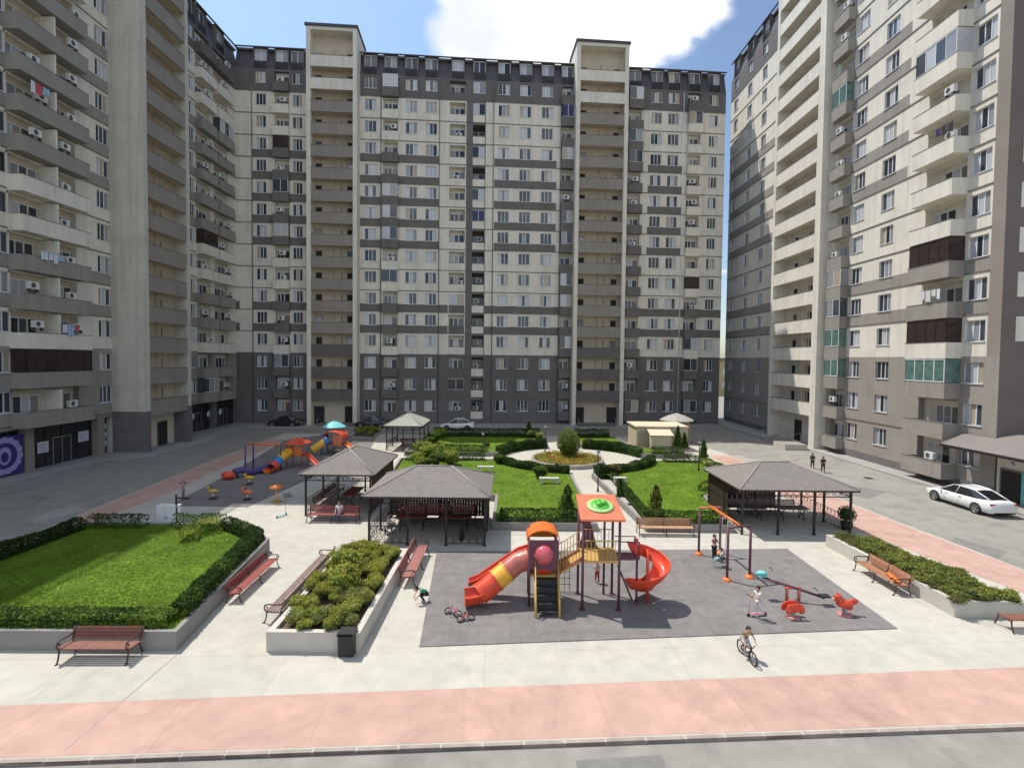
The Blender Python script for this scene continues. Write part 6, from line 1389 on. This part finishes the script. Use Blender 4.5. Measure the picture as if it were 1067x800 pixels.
# ---------------------------------------------------------------- swing, seesaw, spring riders
F1, F2, N1, N2 = G(728, 578), G(750, 577), G(757.5, 605), G(781, 602)
t = thing('swing_set', 'orange topped swing frame with dark posts at the right of the play mat', 'swing', tuple((F1+N2)/2)); O2 = -Vector(t.location); zt = 2.28
def p2(f, name): m_ = MB(); f(m_); return m_.build(name, t, O2)
for P_ in (F1, F2, N1, N2):
    p2(lambda m: m.tube([(P_.x,P_.y,0),(P_.x,P_.y,zt)], .055, PUR, 10), 'post'); p2(lambda m: m.lathe([(.2,.03),(.2,.06),(.09,.16),(.06,.16)], ORG, 14, (P_.x,P_.y,0)), 'foot')
for (a, b_) in ((F1,F2),(N1,N2)): p2(lambda m: m.tube([(a.x,a.y,zt),(b_.x,b_.y,zt)], .05, PUR if a is N1 else CORAL, 8), 'cross_bar')
Mf, Mn = (F1+F2)/2, (N1+N2)/2; p2(lambda m: m.tube([(Mf.x,Mf.y,zt+.06),(Mn.x,Mn.y,zt+.06)], .06, ORG, 10), 'top_beam')
Sw = Mf.lerp(Mn, .55); ax = (Mn-Mf).normalized()
p2(lambda m: [m.tube([tuple(Sw+ax*s_*.25+Vector((0,0,zt))), tuple(Sw+ax*s_*.22+Vector((-.15,0,.48)))], .012, STEEL, 5) for s_ in (-1,1)], 'chain')
p2(lambda m: m.box(-.24,.24,-.12,.12,0,.04,RUB, Matrix.Translation(Sw+Vector((-.15,0,.45))) @ Matrix.Rotation(math.atan2(ax.y,ax.x),4,'Z')), 'seat')
person('small child in white and pale blue sitting on the swing', (Sw.x-.15, Sw.y, .14), math.atan2(ax.y, ax.x)+pi, 1.0, dict(SIT, wrR=(.22,.02,.55), wrL=(-.22,.02,.55), elR=(.17,.02,.5), elL=(-.17,.02,.5), anR=(.06,.34,.10), anL=(-.06,.36,.12), toR=(.06,.42,.1), toL=(-.06,.44,.12)), (.6,.62,.64), (.25,.4,.42))
S1, S2, SP = G(794, 601, .85), G(859, 622.5, .3), G(825, 624)
t = thing('seesaw', 'long dark seesaw with teal seat raised at its left end', 'seesaw', (SP.x, SP.y, .03)); O2 = -Vector(t.location)
mdp = (S1+S2)/2
p2(lambda m: m.tube([tuple(S1), tuple(S2)], .05, PUR, 10), 'beam')
p2(lambda m: (m.tube([(mdp.x-.22,mdp.y,0),(mdp.x-.22,mdp.y,mdp.z)], .06, MAR, 10), m.tube([(mdp.x+.22,mdp.y-.05,0),(mdp.x+.22,mdp.y-.05,mdp.z-.05)], .06, MAR, 10), m.tube([(mdp.x-.3,mdp.y,mdp.z-.03),(mdp.x+.3,mdp.y,mdp.z-.03)], .045, RED, 8)), 'pivot')
for P_, mt in ((S1, TEAL), (S2, RUB)):
    p2(lambda m: m.box(P_.x-.18, P_.x+.18, P_.y-.14, P_.y+.14, P_.z+.05, P_.z+.1, mt), 'seat')
    s_ = 1 if P_ is S1 else -1; p2(lambda m: m.tube([(P_.x+s_*.35,P_.y-.15,P_.z+.32),(P_.x+s_*.35,P_.y,P_.z+.35),(P_.x+s_*.35,P_.y+.15,P_.z+.32)], .018, IRON, 6), 'handle')
p2(lambda m: m.ball((S1.x-.02,S1.y,S1.z+.16), .17, TEAL, 10, (1.3,.8,.5)), 'seat_back')
def rider(px, py, rz, label, kind, s=1.0):
    global t, O2
    p_ = G(px, py); t = thing('spring_rider', label, 'spring rider', (p_.x, p_.y, .03), rz, 'red spring riders'); 
    def q2(f, name): m_ = MB(); f(m_); return m_.build(name, t)
    q2(lambda m: m.lathe([(0,0),(.3*s,0),(.3*s,.04),(0,.05)], mat('rider_base_pink', (.45,.2,.2), .6, .1, 3), 18), 'base')
    q2(lambda m: m.tube([(.09*s*cos(a*.9), .09*s*sin(a*.9), .05+.28*s*a/30) for a in range(0, 31)], .016, STEEL, 5), 'spring')
    if kind == 'car':
        q2(lambda m: [m.ball((0,y,.52*s), .30*s, RED, 14, (1.45,.18,.72)) for y in (-.16*s,.16*s)]+[m.ball((x_*s,y,.40*s), .16*s, RED, 12, (1,.22,1)) for x_ in (-.3,.3) for y in (-.19*s,.19*s)], 'body')
        q2(lambda m: m.box(-.2*s,.14*s,-.14*s,.14*s,.42*s,.5*s,RED), 'seat'); q2(lambda m: m.tube([(.2*s,-.2*s,.78*s),(.2*s,.2*s,.78*s)], .018, IRON, 6), 'handle')
        q2(lambda m: [m.ball((x_*s,y,.38*s), .07*s, MAR, 8, (1,.4,1)) for x_ in (-.3,.3) for y in (-.235*s,.235*s)], 'hub')
    else:
        q2(lambda m: [m.ball((0,0,.46*s), .27*s, RED, 14, (1.35,.75,.66)), m.ball((-.30*s,0,.70*s), .17*s, RED, 12, (1,.7,1.15)), m.tube([(-.18*s,0,.5*s),(-.28*s,0,.66*s)], .13*s, RED, 10), m.ball((.38*s,0,.56*s), .16*s, RED, 10, (1.2,.4,.8)), m.ball((.2*s,0,.33*s), .13*s, RED, 10, (1,.9,1))], 'body')
        q2(lambda m: [m.ball((-.34*s+.05*k*s,0,.88*s-.03*k*s), .05*s, RED, 8, (1,.5,1.3)) for k in range(4)], 'comb'); q2(lambda m: m.lathe([(.05*s,0),(0,.12*s)], YEL, 8, M=Matrix.Translation((-.46*s,0,.68*s)) @ Matrix.Rotation(-pi/2,4,'Y')), 'beak')
        q2(lambda m: m.tube([(-.12*s,-.2*s,.72*s),(-.12*s,.2*s,.72*s)], .016, IRON, 6), 'handle')
        q2(lambda m: [m.ball((-.42*s,y,.74*s), .025*s, IRON, 6) for y in (-.09*s,.09*s)], 'eye')
rider(826, 644, radians(4), 'red car shaped spring rider in front of the seesaw', 'car', .80)
rider(880, 641, radians(0), 'red bird shaped spring rider at the right corner of the play mat', 'bird', .88)

# ---------------------------------------------------------------- far playground in the shade
t = thing('climbing_frame', 'orange topped swing frame at the left end of the far playground', 'swing', at(258, 489)); O2 = -Vector(t.location)
X1, X2, X3 = G(255.7, 491), G(264, 488), G(292, 490)
for P_ in (X1, X2): p2(lambda m: m.tube([(P_.x,P_.y,0),(P_.x,P_.y,2.1)], .07, VIO, 8), 'post')
p2(lambda m: m.tube([(X1.x,X1.y,2.1),(X2.x,X2.y,2.1)], .06, CORAL, 8), 'cross_bar')
p2(lambda m: m.tube([((X1.x+X2.x)/2,(X1.y+X2.y)/2,2.15),(X3.x,(X1.y+X2.y)/2,2.1)], .08, ORG, 8), 'top_beam'); p2(lambda m: m.tube([(X3.x,(X1.y+X2.y)/2,0),(X3.x,(X1.y+X2.y)/2,2.1)], .07, PUR, 8), 'post')
# long blue caterpillar beam
a, b_ = G(238, 500), G(282, 491)
t = thing('balance_beam', 'long low violet balance beam with a red end on the far play mat', 'play equipment', tuple(a)); O2 = -Vector(t.location)
p2(lambda m: m.tube([a.lerp(b_, i/10)+Vector((0, .25*sin(i*.9), .42+.15*sin(i*.7))) for i in range(1, 11)], .24, VIO, 10), 'body'); p2(lambda m: m.ball(tuple(a+Vector((0,0,.36))), .34, RED, 12, (1.6,1,.9)), 'head')
for i in (2, 5, 8): p2(lambda m: m.tube([a.lerp(b_, i/10), a.lerp(b_, i/10)+Vector((0,0,.4))], .06, IRON, 6), 'support')
# play house one with tube slide
c = G(306, 487); t = thing('play_tower', 'shaded red roofed play structure with blue and yellow tube slide', 'play structure', (c.x, c.y, 0)); O2 = (0,0,0); t.scale = (.85,.85,.85)
for (x, y) in ((-.7,0),(.8,0),(.8,1.5),(-.7,1.5)): p2(lambda m: m.tube([(x,y,0),(x,y,2.6)], .06, MAR, 8), 'post')
p2(lambda m: m.box(-.75,.85,-.05,1.55,1.1,1.2,MAR), 'deck')
p2(lambda m: m.mesh([(-1,-.3,2.3),(1.1,-.3,2.3),(1.1,1.8,2.3),(-1,1.8,2.3),(.05,.7,2.9)], [(0,1,4),(1,2,4),(2,3,4),(3,0,4),(3,2,1,0)], RED), 'roof')
p2(lambda m: m.box(-.72,-.66,.1,1.4,1.2,2.0,RED), 'side_panel'); p2(lambda m: m.box(.1,.75,-.06,0,1.2,2.05,ORG), 'front_panel')
tp = [Vector((-.5,.2,1.5)), Vector((-.7,-.5,1.35)), Vector((-.85,-1.2,1.0)), Vector((-.95,-1.8,.65)), Vector((-1.05,-2.4,.42))]
p2(lambda m: m.tube(tp[0:2], .45, YEL, 16, cap=False), 'tube_slide_section'); p2(lambda m: m.tube(tp[1:3], .46, YEL, 16, cap=False), 'tube_slide_section'); p2(lambda m: m.tube(tp[2:4], .45, BLU, 16, cap=False), 'tube_slide_section'); p2(lambda m: m.tube(tp[3:5], .47, RED, 16, cap=False), 'tube_slide_section')
p2(lambda m: chute(m, [(-1.05,-2.3,.18),(-1.1,-2.7,.12),(-1.15,-3.1,.1)], .9, .3, ORG, .3), 'slide_mouth')
p2(lambda m: chute(m, [(.85,.3,1.2),(1.4,.1,1.0),(2.0,-.3,.6),(2.6,-.8,.3),(2.9,-1.1,.22)], .55, .3, RED, .25), 'straight_slide')
p2(lambda m: [m.tube([(-.7,1.5,1.9-.4*k),(-2.2,1.8,1.6-.4*k)], .03, GRN, 6) for k in range(4)]+[m.tube([(-2.2,1.8,0),(-2.2,1.8,1.8)], .06, GRN, 6)], 'climbing_net')
# play house two with parasol
c = G(345, 474); t = thing('play_tower', 'pink and red play structure under the teal sunshade at the back of the far playground', 'play structure', (c.x, c.y, 0))
for (x, y) in ((-.9,0),(1,0),(1,1.6),(-.9,1.6)): p2(lambda m: m.tube([(x,y,0),(x,y,2.1)], .07, BLU if x < 0 else MAR, 8), 'post')
p2(lambda m: m.box(-.95,1.05,-.05,1.65,.9,1.0,MAR), 'deck'); p2(lambda m: arch(m, -1.0, 1.1, -.1, 1.7, 1.5, .75, RED), 'roof'); p2(lambda m: m.box(.2,.95,-.06,0,1.0,1.9,CORAL), 'front_panel')
p2(lambda m: m.tube([(-.6,-.1,1.3),(-1.1,-.5,.9),(-1.5,-.7,.6)], .36, YEL, 14, cap=False), 'tube_slide_section'); p2(lambda m: m.tube([(-.3,0,1.4),(-.6,-.1,1.3)], .4, BLU, 14, cap=False), 'tube_slide_section')
p2(lambda m: chute(m, [(1.0,.6,1.0),(1.6,.2,.7),(2.2,-.3,.3),(2.5,-.5,.22)], .55, .3, ORG, .25), 'straight_slide')
c = G(348, 470); t = thing('sunshade', 'teal and white sunshade above the farthest play structure', 'parasol', (c.x, c.y, 0))
p2(lambda m: m.tube([(0,0,0),(0,0,2.9)], .035, STEEL, 8), 'pole'); p2(lambda m: m.lathe([(1.15,2.45),(.7,2.75),(.3,2.92),(0,3.0)], TEAL, 12), 'canopy')
# little spring toys
SPR = [(222,520,YELD,'small shaded spring toy left of the others on the far play mat'), (258,521,CORAL,'coral spring toy at the front of the far play mat'), (260,505,YEL,'yellow topped spring toy behind the coral one')]
for (px, py, col, lb_) in SPR:
    c = G(px, py); t = thing('spring_rider', lb_, 'spring rider', (c.x, c.y, .03))
    p2(lambda m: m.tube([(0,0,0),(0,0,.05)], .25, IRON, 12), 'base'); p2(lambda m: m.tube([(0,0,.05),(0,0,.35)], .08, STEEL, 8), 'spring'); p2(lambda m: (m.ball((0,0,.5), .25, col, 12, (1.5,.5,.6)), m.ball((-.3,0,.7), .13, col, 8)), 'body'); p2(lambda m: m.tube([(-.12,-.2,.75),(-.12,.2,.75)], .02, IRON, 5), 'handle')
c = G(288, 523); t = thing('play_post', 'yellow mushroom post at the sunny edge of the far play mat', 'play equipment', (c.x, c.y, .0))
p2(lambda m: m.tube([(0,0,0),(0,0,1.0)], .05, YEL, 8), 'post'); p2(lambda m: m.lathe([(.42,.95),(.38,1.05),(0,1.15)], ORG, 14), 'cap'); p2(lambda m: m.tube([(0,0,0),(0,0,.06)], .3, YELD, 12), 'base')
c = G(191, 521); t = thing('fitness_post', 'brown exercise post at the left corner of the far play mat', 'exercise post', (c.x, c.y, 0))
p2(lambda m: m.tube([(0,0,0),(0,0,1.3)], .08, WOODGR, 8), 'post'); p2(lambda m: m.tube([(-.4,0,.15),(.4,0,.15)], .05, IRON, 6), 'foot_bar'); p2(lambda m: m.tube([(-.25,0,1.1),(.25,0,1.1)], .03, IRON, 6), 'handle')
c = G(299, 517); t = thing('stepping_stone', 'pale round stepping stool on the far play mat', 'play equipment', (c.x, c.y, .03)); p2(lambda m: m.lathe([(.18,0),(.2,.2),(.32,.26),(.3,.32),(0,.33)], STN, 14), 'top')

# a few things hung out on balconies
def laundry(loc, rz, w_, cols, label, grp=None):
    t_ = thing('laundry', label, 'laundry', loc, rz, grp); r = random.Random(int(loc[0]*9+loc[2]*7)); b = MB(); b.tube([(0,0,0),(w_,0,0)], .01, IRON, 4); b.build('line', t_); x = .05
    while x < w_-.3:
        ww = r.uniform(.3,.6); hh = r.uniform(.5,.95); m_ = cloth(r.choice(cols)); b = MB(); n = 5
        for i in range(n): 
            xa, xb = x+ww*i/n, x+ww*(i+1)/n; ya_, yb3 = .03*sin(i*2.1), .03*sin((i+1)*2.1); b.poly([(xb,yb3,-hh+.04*sin(i)),(xa,ya_,-hh+.04*sin(i-1)),(xa,ya_*.3,0),(xb,yb3*.3,0)], m_, True)
        b.build('garment', t_); x += ww+.08
WCL = [(.7,.7,.7),(.6,.62,.7),(.05,.06,.2),(.5,.1,.1),(.3,.45,.6)]
for (px, k, lb_) in ((60, 2, 'white and blue laundry hanging at the near balcony of the left block, second band up'), (75, 0, 'laundry hanging beside the dark glazed balcony of the left block'), (48, 6, 'laundry on a high near balcony of the left block')):
    Y_ = 36.7/(CX-px)*F; laundry((-36.68, Y_+.8, zs(k)+1.9 if k != 2 else zs(k)+1.35), -pi/2, 1.8, WCL, lb_)
for (px, k, lb_, cl_) in ((975, 5, 'dark purple laundry on a sunlit balcony of the right block', [(.05,.03,.12),(.04,.04,.05),(.2,.1,.3)]), (968, 1, 'white laundry on the grey sunlit balcony of the right block', [(.7,.7,.7),(.6,.6,.6)])):
    Y_ = 32.4/(px-CX)*F; laundry((32.38, Y_-.8, zs(k)+2.1), pi/2, 2.0, cl_, lb_)
